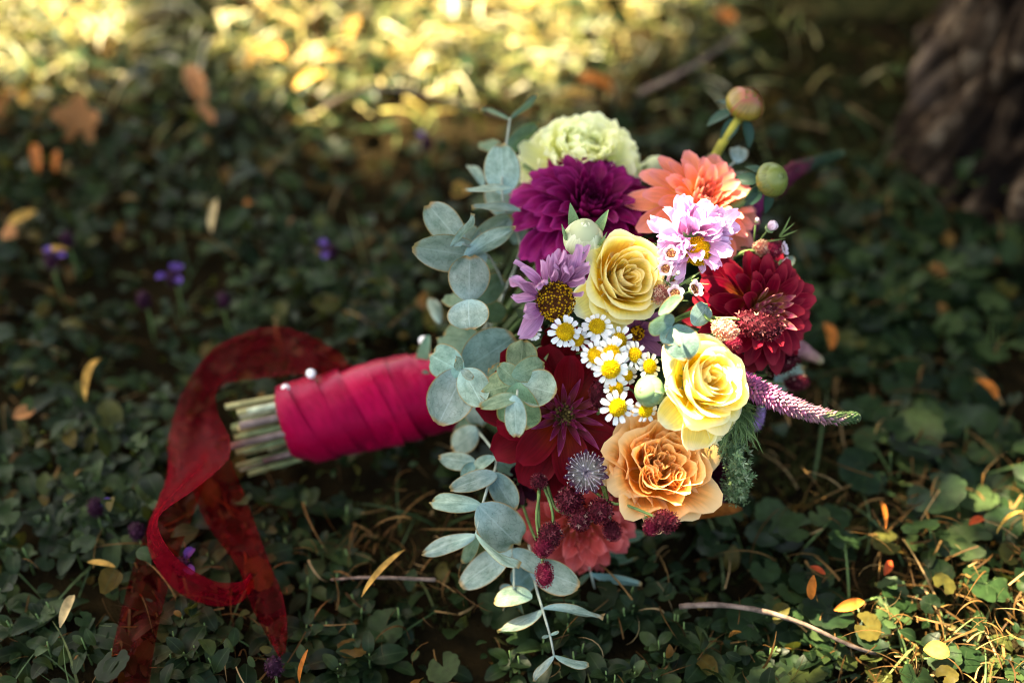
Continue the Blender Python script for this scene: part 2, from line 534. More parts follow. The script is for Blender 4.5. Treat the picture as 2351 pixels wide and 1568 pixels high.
MT['stamen'] = bulk_mat('stamen', [(0.0, (0.50, 0.46, 0.44)), (1.0, (0.74, 0.70, 0.68))], 0.6, 0.1)
MT['waxc'] = bulk_mat('waxflower_centre', [(0.0, (0.10, 0.03, 0.02)), (0.7, (0.30, 0.12, 0.05)), (1.0, (0.55, 0.36, 0.16))], 0.5, 0.0)

def gradient_petal(tipw=0.5):
    pass

# ------------------------------------------------------------------ petals
def petal(name, mat, L=1.0, W=0.5, prof=(0.9, 0.45), bend=(0.0, 0.0), cup=0.6, cuptip=None, ruff=0.0, rf=9.0, tip=0.0, nu=8, nv=6, seed=0, notch=0.0):
    """Petal along +Y facing +Z. prof: exponents of the outline towards base and tip; bend: angle at base and per unit length."""
    rs = random.Random(seed)
    a, b = prof
    um = a / (a + b)
    pk = um ** a * (1 - um) ** b
    v, uv = [], []
    y = z = 0.0
    ph = [rs.uniform(0, 6.28) for _ in range(4)]
    for i in range(nu):
        u = i / (nu - 1)
        th = bend[0] + bend[1] * u
        if i:
            y += math.cos(th) * L / (nu - 1)
            z += math.sin(th) * L / (nu - 1)
        uu = min(max(u, 0.012), 0.985)
        w = W * 0.5 * (uu ** a * (1 - uu) ** b) / pk
        cu = cup + ((cuptip if cuptip is not None else cup) - cup) * u
        for j in range(nv):
            t = -1 + 2 * j / (nv - 1)
            if abs(cu) > 1e-3:
                x = w * math.sin(cu * t) / cu
                n = w * (1 - math.cos(cu * t)) / cu
            else:
                x, n = w * t, 0.0
            n += ruff * u * u * (abs(t) ** 1.3 * math.sin(rf * u + ph[0] + (t > 0) * ph[1]) + 0.6 * math.sin(4.5 * t + ph[2]) * u)
            yy = y - math.sin(th) * n - notch * (1 - abs(t)) ** 2 * (u > 0.9) - tip * t * t * u * L
            zz = z + math.cos(th) * n
            v.append((x, yy, zz))
            uv.append((j / (nv - 1), u))
    return mesh(name, v, grid_faces(nu, nv), mat, uv)

def ring(root, meshes, n, t0, t1, R, elev, lens, base=(0.02, 0.10), hgt=(0.12, 0.0), k0=0, name='petal', col=None, jit=0.08, rs=random, wid=(1, 1)):
    """Phyllotactic petals k0..k0+n; t runs t0 (inner) .. t1 (outer)."""
    out = []
    for i in range(n):
        t = t0 + (t1 - t0) * (i / max(1, n - 1))
        f = (i / max(1, n - 1))
        k = k0 + i
        phi = k * 2.399963 + rs.uniform(-0.12, 0.12)
        e = elev[0] + (elev[1] - elev[0]) * f + rs.uniform(-jit, jit)
        l = (lens[0] + (lens[1] - lens[0]) * f) * R * rs.uniform(0.93, 1.07)
        rb = (base[0] + (base[1] - base[0]) * f) * R
        h = (hgt[0] + (hgt[1] - hgt[0]) * f) * R
        w = wid[0] + (wid[1] - wid[0]) * f
        M = (Matrix.Rotation(phi, 4, 'Z') @ Matrix.Translation((0, rb, h)) @ Matrix.Rotation(e, 4, 'X')
             @ Matrix.Rotation(rs.uniform(-0.15, 0.15), 4, 'Y') @ Matrix.Diagonal((l * w, l, l, 1)))
        c = None
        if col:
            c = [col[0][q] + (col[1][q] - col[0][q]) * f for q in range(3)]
        out.append(obj(name, rs.choice(meshes), root, M, c))
    return out

BIND = P(1030, 905, 1.095)
GROUPF = 'flowers of the bouquet'

def flower(name, label, cat, px, py, n, d=None, twist=0.0, group=GROUPF, stem=True, srad=0.0022, smat='inner_stem', push=0.0):
    c = P(px, py, (dome(px, py) if d is None else d))
    M = Matrix.Translation(c) @ frame(D(*n), twist)
    root = empty(name, M, label, cat, group)
    if stem:
        nn = D(*n)
        mid = c - nn * 0.05
        tube_part('stem', [c - nn * 0.004, mid, mid.lerp(BIND, 0.6), BIND + Vector((random.uniform(-.012, .012), random.uniform(-.012, .012), random.uniform(-.015, .015)))],
                  srad, srad * 1.2, MT[smat], root, M, n=14, seg=6)
    return root, M

def receptacle(root, R, mat, name='calyx'):
    v, uv = [], []
    for i in range(6):
        a = i / 5 * math.pi * 0.55
        for j in range(10):
            p = 2 * math.pi * j / 10
            v.append((R * math.sin(a) * math.cos(p), R * math.sin(a) * math.sin(p), -R * 0.9 * math.cos(a) + R * 0.2))
            uv.append((j / 10, i / 5))
    return obj(name, mesh(name, v, grid_faces(6, 10, True), mat, uv), root)

def fib(n, zmin=-1.0):
    i = np.arange(n) + 0.5
    z = 1 - (1 - zmin) * i / n
    r = np.sqrt(np.maximum(0, 1 - z * z))
    ph = i * 2.399963
    return np.stack([r * np.cos(ph), r * np.sin(ph), z], -1)

def align(nrm, rs=rng):
    """Rotation matrices whose Z is nrm (M,3)."""
    nrm = nrm / np.linalg.norm(nrm, axis=1, keepdims=True)
    h = np.where(np.abs(nrm[:, 2:3]) < 0.9, np.array([[0, 0, 1.0]]), np.array([[1.0, 0, 0]]))
    x = np.cross(h, nrm)
    x /= np.linalg.norm(x, axis=1, keepdims=True)
    y = np.cross(nrm, x)
    a = rs.uniform(0, 6.28, len(nrm))[:, None]
    x2 = x * np.cos(a) + y * np.sin(a)
    y2 = np.cross(nrm, x2)
    return np.stack([x2, y2, nrm], -1)

OCT_V = [(1, 0, 0), (0, 1, 0), (-1, 0, 0), (0, -1, 0), (0, 0, 1.0), (0, 0, -0.6)]
OCT_F = [(0, 1, 4), (1, 2, 4), (2, 3, 4), (3, 0, 4), (1, 0, 5), (2, 1, 5), (3, 2, 5), (0, 3, 5)]
# a small open floret: four pointed lobes
FLO_V = [(0, 0, 0)] + sum([[(math.cos(a - .5) * .5, math.sin(a - .5) * .5, .35), (math.cos(a) * 1.0, math.sin(a) * 1.0, .75), (math.cos(a + .5) * .5, math.sin(a + .5) * .5, .35)] for a in (0, 1.571, 3.142, 4.712)], [])
FLO_F = [(0, 1 + 3 * i, 2 + 3 * i, 3 + 3 * i) for i in range(4)]

def bumps(name, mat, n, R, zmin, bump, squash, root=None, M=None, tmpl=(OCT_V, OCT_F), core=True, cmat=None, rnd=None, jit=0.06, kind=None):
    """Dome of n small bumps on an ellipsoid; one mesh."""
    p = fib(n, zmin)
    rad = 1 + rng.uniform(-jit, jit, (n, 1))
    T = p * np.array([R, R, R * squash]) * rad
    nr = p / np.array([1, 1, squash])
    S = bump * rng.uniform(0.8, 1.2, n)
    Rm = align(nr) * S[:, None, None]
    o = bulk(name, tmpl[0], tmpl[1], Rm, T, mat, rng.uniform(0, 1, n) if rnd is None else rnd, kind=kind, parent=root)
    if M is not None:
        o.matrix_basis = M
    if core:
        v, uv = [], []
        za = math.acos(max(-1, zmin))
        for i in range(8):
            a = za * i / 7
            for j in range(12):
                q = 2 * math.pi * j / 12
                v.append((R * .96 * math.sin(a) * math.cos(q), R * .96 * math.sin(a) * math.sin(q), R * .96 * squash * math.cos(a)))
        c = obj('core', mesh('core', v, grid_faces(8, 12, True), cmat or mat), root, M)
    return o

# ================================================================== THE SETTING
# ------------------------------------------------------------------ ground
def axis_pts(lo, hi, c0, c1, step, far):
    a = list(np.arange(c0, c1, step))
    left = [c0 - step * 1.35 ** i * 2 for i in range(1, 40) if c0 - step * 1.35 ** i * 2 > lo]
    right = [c1 + step * 1.35 ** i * 2 for i in range(0, 40) if c1 + step * 1.35 ** i * 2 < hi]
    return np.array(sorted([lo] + left + a + right + [hi]))
gx = axis_pts(-60, 60, -1.0, 1.4, 0.025, 60)
gy = axis_pts(-60, 60, 0.2, 2.4, 0.025, 60)
GX, GY = np.meshgrid(gx, gy)
GZ = gz(GX, GY) + 0.006 * (vnoise(GX * 40, GY * 40) - 0.5)
m, nt, b, out = mk('soil')
g = N(nt, 'ShaderNodeNewGeometry')
n1 = N(nt, 'ShaderNodeTexNoise', i_Scale=30.0, i_Detail=8.0, i_Roughness=0.7)
nt.links.new(g.outputs['Position'], n1.inputs['Vector'])
r = ramp(nt, [(0.3, (0.006, 0.005, 0.003)), (0.55, (0.015, 0.011, 0.005)), (0.8, (0.032, 0.020, 0.008))])
nt.links.new(n1.outputs[0], r.inputs[0])
nt.links.new(r.outputs[0], b.inputs['Base Color'])
b.inputs['Roughness'].default_value = 0.95
b.inputs['Specular IOR Level'].default_value = 0.0
bp = N(nt, 'ShaderNodeBump', i_Strength=1.0, i_Distance=0.01)
nt.links.new(n1.outputs[0], bp.inputs['Height'])
nt.links.new(bp.outputs[0], b.inputs['Normal'])
o = obj('ground', mesh('ground', np.stack([GX.ravel(), GY.ravel(), GZ.ravel()], -1), grid_faces(len(gy), len(gx)), m))
tag(o, 'dark bare soil under the ground cover', 'ground', kind='structure')

# ------------------------------------------------------------------ tree: trunk, root, limbs, crown
TRC = Vector((0.78, 1.27, 0))
LEAN = -0.20
def bark_mat():
    m, nt, b, out = mk('bark')
    a = N(nt, 'ShaderNodeAttribute', attribute_name='groove')
    tc = N(nt, 'ShaderNodeTexCoord')
    n = N(nt, 'ShaderNodeTexNoise', i_Scale=22.0, i_Detail=8.0, i_Roughness=0.65)
    nt.links.new(tc.outputs['Object'], n.inputs['Vector'])
    r = ramp(nt, [(0.36, (0.012, 0.007, 0.004)), (0.5, (0.045, 0.028, 0.016)), (0.66, (0.25, 0.180, 0.115))])
    nt.links.new(n.outputs[0], r.inputs[0])
    n3 = N(nt, 'ShaderNodeTexNoise', i_Scale=6.0, i_Detail=3.0)
    nt.links.new(tc.outputs['Object'], n3.inputs['Vector'])
    r3 = ramp(nt, [(0.55, 0.0), (0.7, 1.0)])
    nt.links.new(n3.outputs[0], r3.inputs[0])
    c = mixc(nt, r.outputs[0], (0.15, 0.12, 0.10), mathn(nt, 'MULTIPLY', r3.outputs[0], 0.4))
    gr = ramp(nt, [(0.12, (0.05, 0.035, 0.025)), (0.55, (1, 1, 1))])
    nt.links.new(a.outputs['Fac'], gr.inputs[0])
    c = mixc(nt, c, gr.outputs[0], 1.0, 'MULTIPLY')
    nt.links.new(c, b.inputs['Base Color'])
    b.inputs['Roughness'].default_value = 0.9
    b.inputs['Specular IOR Level'].default_value = 0.08
    bp = N(nt, 'ShaderNodeBump', i_Strength=0.9, i_Distance=0.004)
    nt.links.new(n.outputs[0], bp.inputs['Height'])
    nt.links.new(bp.outputs[0], b.inputs['Normal'])
    return m
MT['bark'] = bark_mat()

tree = empty('tree', Matrix.Translation(TRC), 'old rough-barked tree with mossy base at the upper right', 'tree')
na, nz = 420, 230
zs = np.concatenate([np.linspace(-0.05, 1.1, 200), np.linspace(1.15, 5.5, 30)])
ang = np.linspace(0, 2 * np.pi, na, endpoint=False)
A, Z = np.meshgrid(ang, zs)
flare = 0.12 * np.exp(-np.maximum(Z, 0) / 0.16)
rad = 0.27 - 0.02 * Z + flare * (1 + 0.55 * np.cos(3 * A + 0.8) + 0.25 * np.cos(5 * A + 2.0))
# bark plates: stretched cells on the unrolled surface
npt = 1500
cpa = rng.uniform(0, 2 * np.pi, npt)
cpz = rng.uniform(-0.1, 1.3, npt)
S1, S2 = 0.30, 0.20
AZ = (A + 0.10 * (vnoise(A * 3, Z * 9) - 0.5)).ravel()
ZZ = np.minimum(Z, 1.15).ravel() * S2
f1 = np.full(AZ.shape, 9.0); f2 = np.full(AZ.shape, 9.0)
for q in range(npt):
    da = np.abs(AZ - cpa[q]); da = np.minimum(da, 2 * np.pi - da) * S1
    dq = np.sqrt(da ** 2 + (ZZ - cpz[q] * S2) ** 2)
    nf1 = np.minimum(f1, dq)
    f2 = np.minimum(np.maximum(f1, dq), f2)
    f1 = nf1
gv = np.clip((f2 - f1) / 0.019, 0, 1).reshape(A.shape)
rr = rad + 0.040 * (gv ** 0.7 - 0.5) + 0.024 * (vnoise(A * 14, Z * 16, 3) - 0.5) + 0.006 * (vnoise(A * 60, Z * 60, 5) - 0.5) + 0.03 * (vnoise(A * 3, Z * 3, 9) - 0.5)
tx = rr * np.cos(A) + LEAN * np.maximum(Z, 0) * np.exp(-np.maximum(Z, 0) / 2.5)
ty = rr * np.sin(A)
o = obj('trunk', mesh('trunk', np.stack([tx.ravel(), ty.ravel(), Z.ravel()], -1), grid_faces(len(zs), na, True), MT['bark'], attr={'groove': gv.ravel()}), tree)
# mossy buttress roots
MT['moss_root'] = simple_mat('mossy_root', (0.020, 0.022, 0.006), 0.95, 0.4, 50, col2=(0.060, 0.050, 0.014), bump=0.01)
ROOTS = [
    [(0.55, 1.42, 0.20), (0.42, 1.50, 0.13), (0.33, 1.60, 0.07), (0.22, 1.72, 0.00)],
    [(0.58, 1.28, 0.16), (0.46, 1.30, 0.10), (0.39, 1.33, 0.05), (0.30, 1.36, -0.02)],
    [(0.80, 1.12, 0.12), (0.86, 0.98, 0.06), (0.95, 0.85, 0.0), (1.05, 0.7, -0.03)],
]
for i, rp in enumerate(ROOTS):
    pts = [Vector(p) - TRC for p in rp]
    obj('root', tube_mesh('root', pts, 0.11 if i != 1 else 0.085, 0.03, MT['moss_root'], n=26, seg=18, jitter=0.10), tree)
LIMBS = [
    [(0.0, 0, 2.2), (-0.5, 0.05, 2.9), (-1.3, 0.08, 3.3), (-2.4, 0.12, 3.6), (-3.3, 0.1, 3.8)],
    [(0.0, 0, 2.7), (-0.4, 0.7, 3.3), (-1.2, 1.5, 3.7), (-2.3, 2.1, 4.0)],
    [(0.0, 0, 3.0), (-0.5, -0.6, 3.7), (-1.3, -1.2, 4.2), (-2.2, -1.5, 4.5)],
    [(-0.1, 0, 3.4), (0.7, 0.5, 4.2), (1.6, 0.8, 4.9)],
    [(-0.1, 0, 3.6), (0.8, -0.5, 4.3), (1.7, -1.2, 4.9)],
]
for lp in LIMBS:
    obj('limb', tube_mesh('limb', lp, 0.09, 0.015, MT['bark'], n=20, seg=8, jitter=0.05), tree)

# crown, out of view: leaves set along sun rays, openings cut for sun patches
def in_poly(px, py, poly):
    inside = np.zeros(px.shape, dtype=bool)
    j = len(poly) - 1
    for i in range(len(poly)):
        xi, yi = poly[i]; xj, yj = poly[j]
        c = ((yi > py) != (yj > py)) & (px < (xj - xi) * (py - yi) / (yj - yi + 1e-12) + xi)
        inside ^= c
        j = i
    return inside
LIT = [
    [(-900, -900), (400, -900), (385, 60), (320, 200), (120, 225), (0, 205), (-900, 300)],
    [(480, -900), (1960, -900), (1680, 30), (1450, 130), (1330, 240), (1150, 310), (960, 350), (720, 370), (620, 240), (520, 140)],
    [(2250, 1110), (2500, 1020), (3000, 1500), (2800, 1900), (2100, 1900), (2000, 1580), (2020, 1450), (2110, 1400), (2190, 1370), (2190, 1230)],
    [(1960, 880), (2180, 930), (2230, 1040), (2020, 1010)],
]
HALF = [[(390, 330), (470, 340), (460, 540), (380, 560)], [(560, 230), (700, 330), (640, 420), (560, 340)]]
SPOTS = [(P(1575, 520, 0.945), 0.021), (P(1690, 940, 0.935), 0.017), (P(1600, 1140, 0.945), 0.019), 
         (P(1142, 1368, 0.985), 0.004), (P(1860, 815, 1.06), 0.010)]
MT['shade_crown'] = bulk_mat('crown_leaf', [(0.0, (0.030, 0.060, 0.016)), (1.0, (0.070, 0.115, 0.030))], 0.5, 0.25)
NL = 70000
sx_, sy_ = rng.uniform(-1.7, 2.0, NL), rng.uniform(0.0, 3.0, NL)
hh = rng.uniform(2.5, 4.4, NL)
qx, qy = pix(sx_, sy_, 0.02)
jx, jy = rng.normal(0, 12, NL), rng.normal(0, 12, NL)
lit = np.zeros(NL, dtype=bool)
for poly in LIT:
    lit |= in_poly(qx + jx, qy + jy, poly)
lit &= rng.uniform(0, 1, NL) > 0.035
for poly in HALF:
    lit |= in_poly(qx, qy, poly) & (rng.uniform(0, 1, NL) < 0.72)
# open sky around the shade patch as well: only a share of the crown further out
lit |= ((np.abs(sx_ - 0.1) > 1.15) | (sy_ > 2.1)) & (rng.uniform(0, 1, NL) < 0.75) & ~((sx_ > 0.2) & (sy_ > 0.9) & (sy_ < 2.0))
T = np.stack([sx_, sy_, np.zeros(NL)], -1) + np.array(SUN)[None] * ((hh - 0.02) / SUN.z)[:, None]
for c, rd in SPOTS:
    w = T - np.array(c)
    al = w @ np.array(SUN)
    perp = np.linalg.norm(w - al[:, None] * np.array(SUN), axis=1)
    lit |= perp < rd + 0.019
T = T[~lit]
nL = len(T)
LT_V = [(0, -.55, 0), (-.45, -.2, .05), (-.38, .2, .03), (0, .55, -.08), (.38, .2, .03), (.45, -.2, .05)]
LT_F = [(0, 5, 4, 3), (0, 3, 2, 1)]
# the rest of the crown, unseen, added to block sky and deepen the shade
NB_ = 52000
bx_, by_, bz_ = rng.uniform(-1.6, 4.6, NB_), rng.uniform(-1.8, 5.2, NB_), rng.uniform(2.3, 5.6, NB_)
cr = ((bx_ - 1.5) / 3.1) ** 2 + ((by_ - 1.6) / 3.5) ** 2 + ((bz_ - 3.6) / 2.2) ** 2 < 1
cr &= vnoise(bx_ * 1.6 + bz_, by_ * 1.6 - bz_ * 0.7, 23) > 0.30
bx_, by_, bz_ = bx_[cr], by_[cr], bz_[cr]
BT = np.stack([bx_, by_, bz_], -1)
gx_, gy_ = bx_ - SUN.x / SUN.z * bz_, by_ - SUN.y / SUN.z * bz_
qx, qy = pix(gx_, gy_, 0.02)
bad = np.zeros(len(BT), dtype=bool)
for poly in LIT:
    for ox, oy in ((0, 0), (40, 0), (-40, 0), (0, 40), (0, -40)):
        bad |= in_poly(qx + ox, qy + oy, poly)
bad |= gy_ < 0.35
for c, rd in SPOTS:
    w = BT - np.array(c)
    al = w @ np.array(SUN)
    bad |= np.linalg.norm(w - al[:, None] * np.array(SUN), axis=1) < rd + 0.075
BT = BT[~bad]
nS = nL
T = np.concatenate([T, BT]); nL = len(T)
Rm = rots(rng.uniform(0, 6.28, nL), rng.normal(-0.2, 0.5, nL), rng.normal(0, 0.5, nL)) * (rng.uniform(0.036, 0.062, nL) * np.where(np.arange(nL) < nS, 1.0, 1.9))[:, None, None]
bulk('shade_crown', LT_V, LT_F, Rm, T - np.array(TRC), MT['shade_crown'], rng.uniform(0, 1, nL), kind='stuff', parent=tree)

# ------------------------------------------------------------------ ground cover (uncountable leaves, grass, straw, moss)
HEADC = P(1450, 790, 1.075)
CAPS = [(np.array(P(1030, 900, 1.095)), np.array(P(560, 985, 1.095)), 0.040), (np.array(HEADC), np.array(P(1520, 800, 1.05)), 0.115),
        (np.array(P(1500, 1120, 1.0)), np.array(P(1300, 1150, 1.02)), 0.045)]
def clear_of_bouquet(T, extra=0.0):
    ok = np.ones(len(T), dtype=bool)
    for a, c, r in CAPS:
        ab = c - a
        t = np.clip(((T - a) @ ab) / (ab @ ab), 0, 1)
        ok &= np.linalg.norm(T - (a + t[:, None] * ab), axis=1) > r + extra
    return ok

def leaf_template(nu=5, W=0.62, fold=0.10, droop=-0.5):
    v = []
    for i in range(nu):
        u = i / (nu - 1)
        uu = min(max(u, 0.03), 0.985)
        w = W * 0.5 * (uu ** 0.6 * (1 - uu) ** 0.55) / (0.52 ** 0.6 * 0.48 ** 0.55)
        z = droop * u * u * 0.35 + 0.06 * math.sin(u * 3.1)
        for t in (-1, 0, 1):
            v.append((t * w, u, z + fold * abs(t) * math.sin(u * 3.14)))
    return v, grid_faces(nu, 3)

def round_template(seg=27, lobes=9):
    v = [(0, 0.02, -0.06)]
    for ringr, zz in ((0.55, 0.05), (1.0, 0.02)):
        for j in range(seg + 1):
            a = -math.pi / 2 + 0.32 + (2 * math.pi - 0.64) * j / seg
            rr = ringr * ((0.93 + 0.09 * abs(math.sin(math.pi * j / 3.0))) if ringr == 1.0 else 1)
            v.append((rr * math.cos(a), rr * math.sin(a) * 0.92 + 0.1, zz + 0.05 * math.sin(3 * a) * ringr))
    s = seg + 1
    f = [(0, 1 + j, 2 + j, 2 + j) for j in range(seg)]
    q = [(1 + j, 1 + s + j, 2 + s + j, 2 + j) for j in range(seg)]
    return v, [(0, 1 + j + 0, 2 + j, 0) for j in range(0)] , f, q

GREENS = [(0.0, (0.004, 0.011, 0.003)), (0.35, (0.007, 0.019, 0.006)), (0.68, (0.015, 0.033, 0.010)), (0.84, (0.034, 0.056, 0.017)), (0.91, (0.060, 0.058, 0.013)), (1.0, (0.12, 0.050, 0.010))]
MT['cover'] = bulk_mat('ground_cover_leaf', GREENS, 0.45, 0.30, spec=0.10, rib=(0.050, 0.075, 0.030), transcol=(0.12, 0.13, 0.015))
MT['cover_obj'] = bulk_mat('plant_leaf', GREENS[:4] + [(1.0, (0.042, 0.068, 0.024))], 0.45, 0.25, spec=0.14, rib=(0.050, 0.075, 0.030), objrand=True, transcol=(0.12, 0.13, 0.015))
MT['straw'] = bulk_mat('straw', [(0.0, (0.036, 0.017, 0.005)), (0.5, (0.11, 0.056, 0.016)), (0.85, (0.20, 0.110, 0.036)), (1.0, (0.33, 0.22, 0.10))], 0.6, 0.25)
MT['grass'] = bulk_mat('grass_blade', [(0.0, (0.030, 0.062, 0.022)), (0.7, (0.070, 0.115, 0.045)), (1.0, (0.15, 0.17, 0.06))], 0.45, 0.25)
MT['moss'] = bulk_mat('moss', [(0.0, (0.014, 0.018, 0.005)), (0.6, (0.040, 0.042, 0.010)), (0.88, (0.085, 0.070, 0.016)), (1.0, (0.20, 0.11, 0.025))], 0.8, 0.15)

def mound(x, y):
    """0..1 : how bare / mossy the place is (few leaves)."""
    px_, py_ = pix(x, y, 0.0)
    a = np.exp(-(((px_ - 1910) / 260) ** 2 + ((py_ - 1060) / 200) ** 2)) * 1.15
    b = np.exp(-(((px_ - 2000) / 300) ** 2 + ((py_ - 190) / 250) ** 2)) * 1.9
    c = np.exp(-(((px_ - 900) / 180) ** 2 + ((py_ - 1310) / 115) ** 2)) * 1.0
    d = np.exp(-(((px_ - 2200) / 300) ** 2 + ((py_ - 1380) / 250) ** 2)) * 0.75
    e = np.exp(-(((px_ - 2150) / 160) ** 2 + ((py_ - 520) / 80) ** 2)) * 0.7
    f = np.exp(-(((px_ - 700) / 420) ** 2 + ((py_ - 40) / 100) ** 2)) * 0.45
    g_ = np.exp(-(((px_ - 880) / 90) ** 2 + ((py_ - 640) / 60) ** 2)) * 0.6
    return np.clip(a + b + c + d + e + f + g_, 0, 1)

def trunk_clear(x, y, r=0.34):
    return (x - TRC.x) ** 2 + (y - TRC.y) ** 2 > r * r

def scatter(n, x0, x1, y0, y1):
    return rng.uniform(x0, x1, n), rng.uniform(y0, y1, n)

# oval leaves
x, y = scatter(38000, -0.95, 1.15, 0.28, 2.3)
keep = (rng.uniform(0, 1, len(x)) > mound(x, y)) & trunk_clear(x, y) & (np.abs(x) < 0.30 + y * 0.55)
keep &= vnoise(x * 14, y * 14, 2) + rng.uniform(-0.3, 0.3, len(x)) > 0.36
x, y = x[keep], y[keep]
z = gz(x, y) + 0.002 + 0.044 * rng.uniform(0, 1, len(x)) ** 1.3 * (0.35 + 1.2 * vnoise(x * 9, y * 9, 8))
T = np.stack([x, y, z], -1)
k2 = clear_of_bouquet(T)
T = T[k2]; n = len(T)
tv, tf = leaf_template()
S = 0.007 + 0.014 * rng.uniform(0, 1, n) ** 1.5 + 0.012 * (rng.uniform(0, 1, n) > 0.93)
Rm = rots(rng.uniform(0, 6.28, n), rng.normal(0.12, 0.5, n), rng.normal(0, 0.5, n)) * S[:, None, None]
bulk('ground_cover', tv, tf, Rm, T, MT['cover'], rng.uniform(0, 1, n), tattr=np.array([1.0, 0.0, 1.0] * (len(tv) // 3)), label='dense carpet of small oval dark green leaves covering the ground', cat='ground cover')
# round scalloped leaves
tvr, _, f3, f4 = round_template()
tfr = f3 + f4
tfr3 = [(a, b_, c_) for a, b_, c_, _d in f3]
tfq = f4
tri = tfr3 + [(a, b_, c_) for a, b_, c_, d_ in f4] + [(a, c_, d_) for a, b_, c_, d_ in f4]
x, y = scatter(6500, -0.95, 1.15, 0.28, 2.3)
px_, py_ = pix(x, y)
pr = 0.25 + 0.75 * np.clip((px_ - 1500) / 500, 0, 1)
keep = (rng.uniform(0, 1, len(x)) > mound(x, y) * 0.9) & trunk_clear(x, y) & (np.abs(x) < 0.30 + y * 0.55) & (rng.uniform(0, 1, len(x)) < pr)
x, y = x[keep], y[keep]
z = gz(x, y) + 0.012 + 0.032 * rng.uniform(0, 1, len(x))
T = np.stack([x, y, z], -1)
T = T[clear_of_bouquet(T, 0.008)]; n = len(T)
S = rng.uniform(0.006, 0.0145, n)
Rm = rots(rng.uniform(0, 6.28, n), rng.normal(-0.1, 0.28, n), rng.normal(0, 0.28, n)) * S[:, None, None]
RPOS = np.array([0.0] + [0.0 if j % 6 == 4 else 0.6 for j in range(28)] + [0.25 if j % 6 == 4 else 0.9 for j in range(28)])
bulk('ivy_cover', tvr, tri, Rm, T, MT['cover'], rng.uniform(0, 0.97, n), tattr=RPOS, label='scattered small round scalloped leaves among the ground cover', cat='ground cover')

# straw and grass blades
def blade_template(nu=6, w=0.03, bend=0.9):
    v = []
    y_ = z_ = 0.0
    for i in range(nu):
        u = i / (nu - 1)
        th = 1.0 - bend * u * 1.4
        if i:
            y_ += math.cos(th) / (nu - 1); z_ += math.sin(th) / (nu - 1)
        ww = w * (1 - u ** 2 * 0.9)
        v += [(-ww, y_, z_), (ww, y_, z_ + ww * 0.6)]
    return v, grid_faces(nu, 2)
x, y = scatter(26000, -0.95, 1.15, 0.28, 2.2)
px_, py_ = pix(x, y)
dens = 0.13 + 0.9 * np.exp(-(((px_ - 2250) / 330) ** 2 + ((py_ - 1400) / 300) ** 2)) + 0.55 * np.exp(-(((px_ - 900) / 190) ** 2 + ((py_ - 1300) / 130) ** 2)) \
    + 0.30 * np.exp(-(((px_ - 1650) / 300) ** 2 + ((py_ - 1480) / 90) ** 2)) + 0.4 * np.exp(-(((px_ - 700) / 500) ** 2 + ((py_ - 60) / 130) ** 2)) \
    + 0.35 * np.exp(-(((px_ - 1950) / 250) ** 2 + ((py_ - 1080) / 170) ** 2)) + 0.4 * np.exp(-(((px_ - 450) / 150) ** 2 + ((py_ - 1400) / 90) ** 2)) \
    + 0.5 * np.exp(-(((px_ - 880) / 80) ** 2 + ((py_ - 640) / 60) ** 2))
keep = (rng.uniform(0, 1, len(x)) < dens) & trunk_clear(x, y) & (np.abs(x) < 0.30 + y * 0.55)
x, y = x[keep], y[keep]
z = gz(x, y) + 0.006 + 0.038 * rng.uniform(0, 1, len(x)) ** 1.2
T = np.stack([x, y, z], -1)
T = T[clear_of_bouquet(T, 0.012)]; n = len(T)
tv, tf = blade_template(7, 0.014, 0.75)
S = rng.uniform(0.018, 0.055, n)
Rm = rots(rng.uniform(0, 6.28, n), rng.normal(-0.50, 0.30, n), rng.normal(0, 0.8, n)) * S[:, None, None]
bulk('straw', tv, tf, Rm, T, MT['straw'], rng.uniform(0, 1, n), label='dry tan straw and dead grass matted between the leaves', cat='straw')
x, y = scatter(9000, -0.95, 1.15, 0.28, 2.2)
px_, py_ = pix(x, y)
dens = 0.26 + 0.6 * np.exp(-(((px_ - 2150) / 330) ** 2 + ((py_ - 1450) / 260) ** 2)) + 0.35 * np.exp(-(((px_ - 150) / 300) ** 2 + ((py_ - 1450) / 200) ** 2))
keep = (rng.uniform(0, 1, len(x)) < dens) & trunk_clear(x, y) & (np.abs(x) < 0.30 + y * 0.55)
x, y = x[keep], y[keep]
T = np.stack([x, y, gz(x, y)], -1)
T = T[clear_of_bouquet(T, 0.05)]; n = len(T)
tv, tf = blade_template(8, 0.014, 0.9)
S = rng.uniform(0.03, 0.085, n)
Rm = rots(rng.uniform(0, 6.28, n), rng.normal(-0.1, 0.3, n), rng.normal(0, 0.3, n)) * S[:, None, None]
bulk('grass', tv, tf, Rm, T, MT['grass'], rng.uniform(0, 1, n), label='thin green grass blades growing through the leaves', cat='grass')
x, y = scatter(46000, -1.0, 0.8, 1.1, 2.6)
px_, py_ = pix(x, y)
dens = np.exp(-(((px_ - 950) / 620) ** 2)) * np.clip((350 - py_) / 160, 0, 1) * 0.62 + np.exp(-(((px_ - 100) / 330) ** 2)) * np.clip((215 - py_) / 110, 0, 1) * 0.65
dens *= 0.35 + 1.1 * vnoise(x * 9, y * 9, 17)
keep = (rng.uniform(0, 1, len(x)) < dens) & (np.abs(x) < 0.30 + y * 0.6)
x, y = x[keep], y[keep]
T = np.stack([x, y, gz(x, y) + 0.016 + 0.032 * rng.uniform(0, 1, len(x))], -1); n = len(T)
tv, tf = blade_template(6, 0.036, 0.7)
S = rng.uniform(0.018, 0.050, n)
Rm = rots(rng.uniform(0, 6.28, n), rng.normal(-0.65, 0.3, n), rng.normal(0, 0.5, n)) * S[:, None, None]
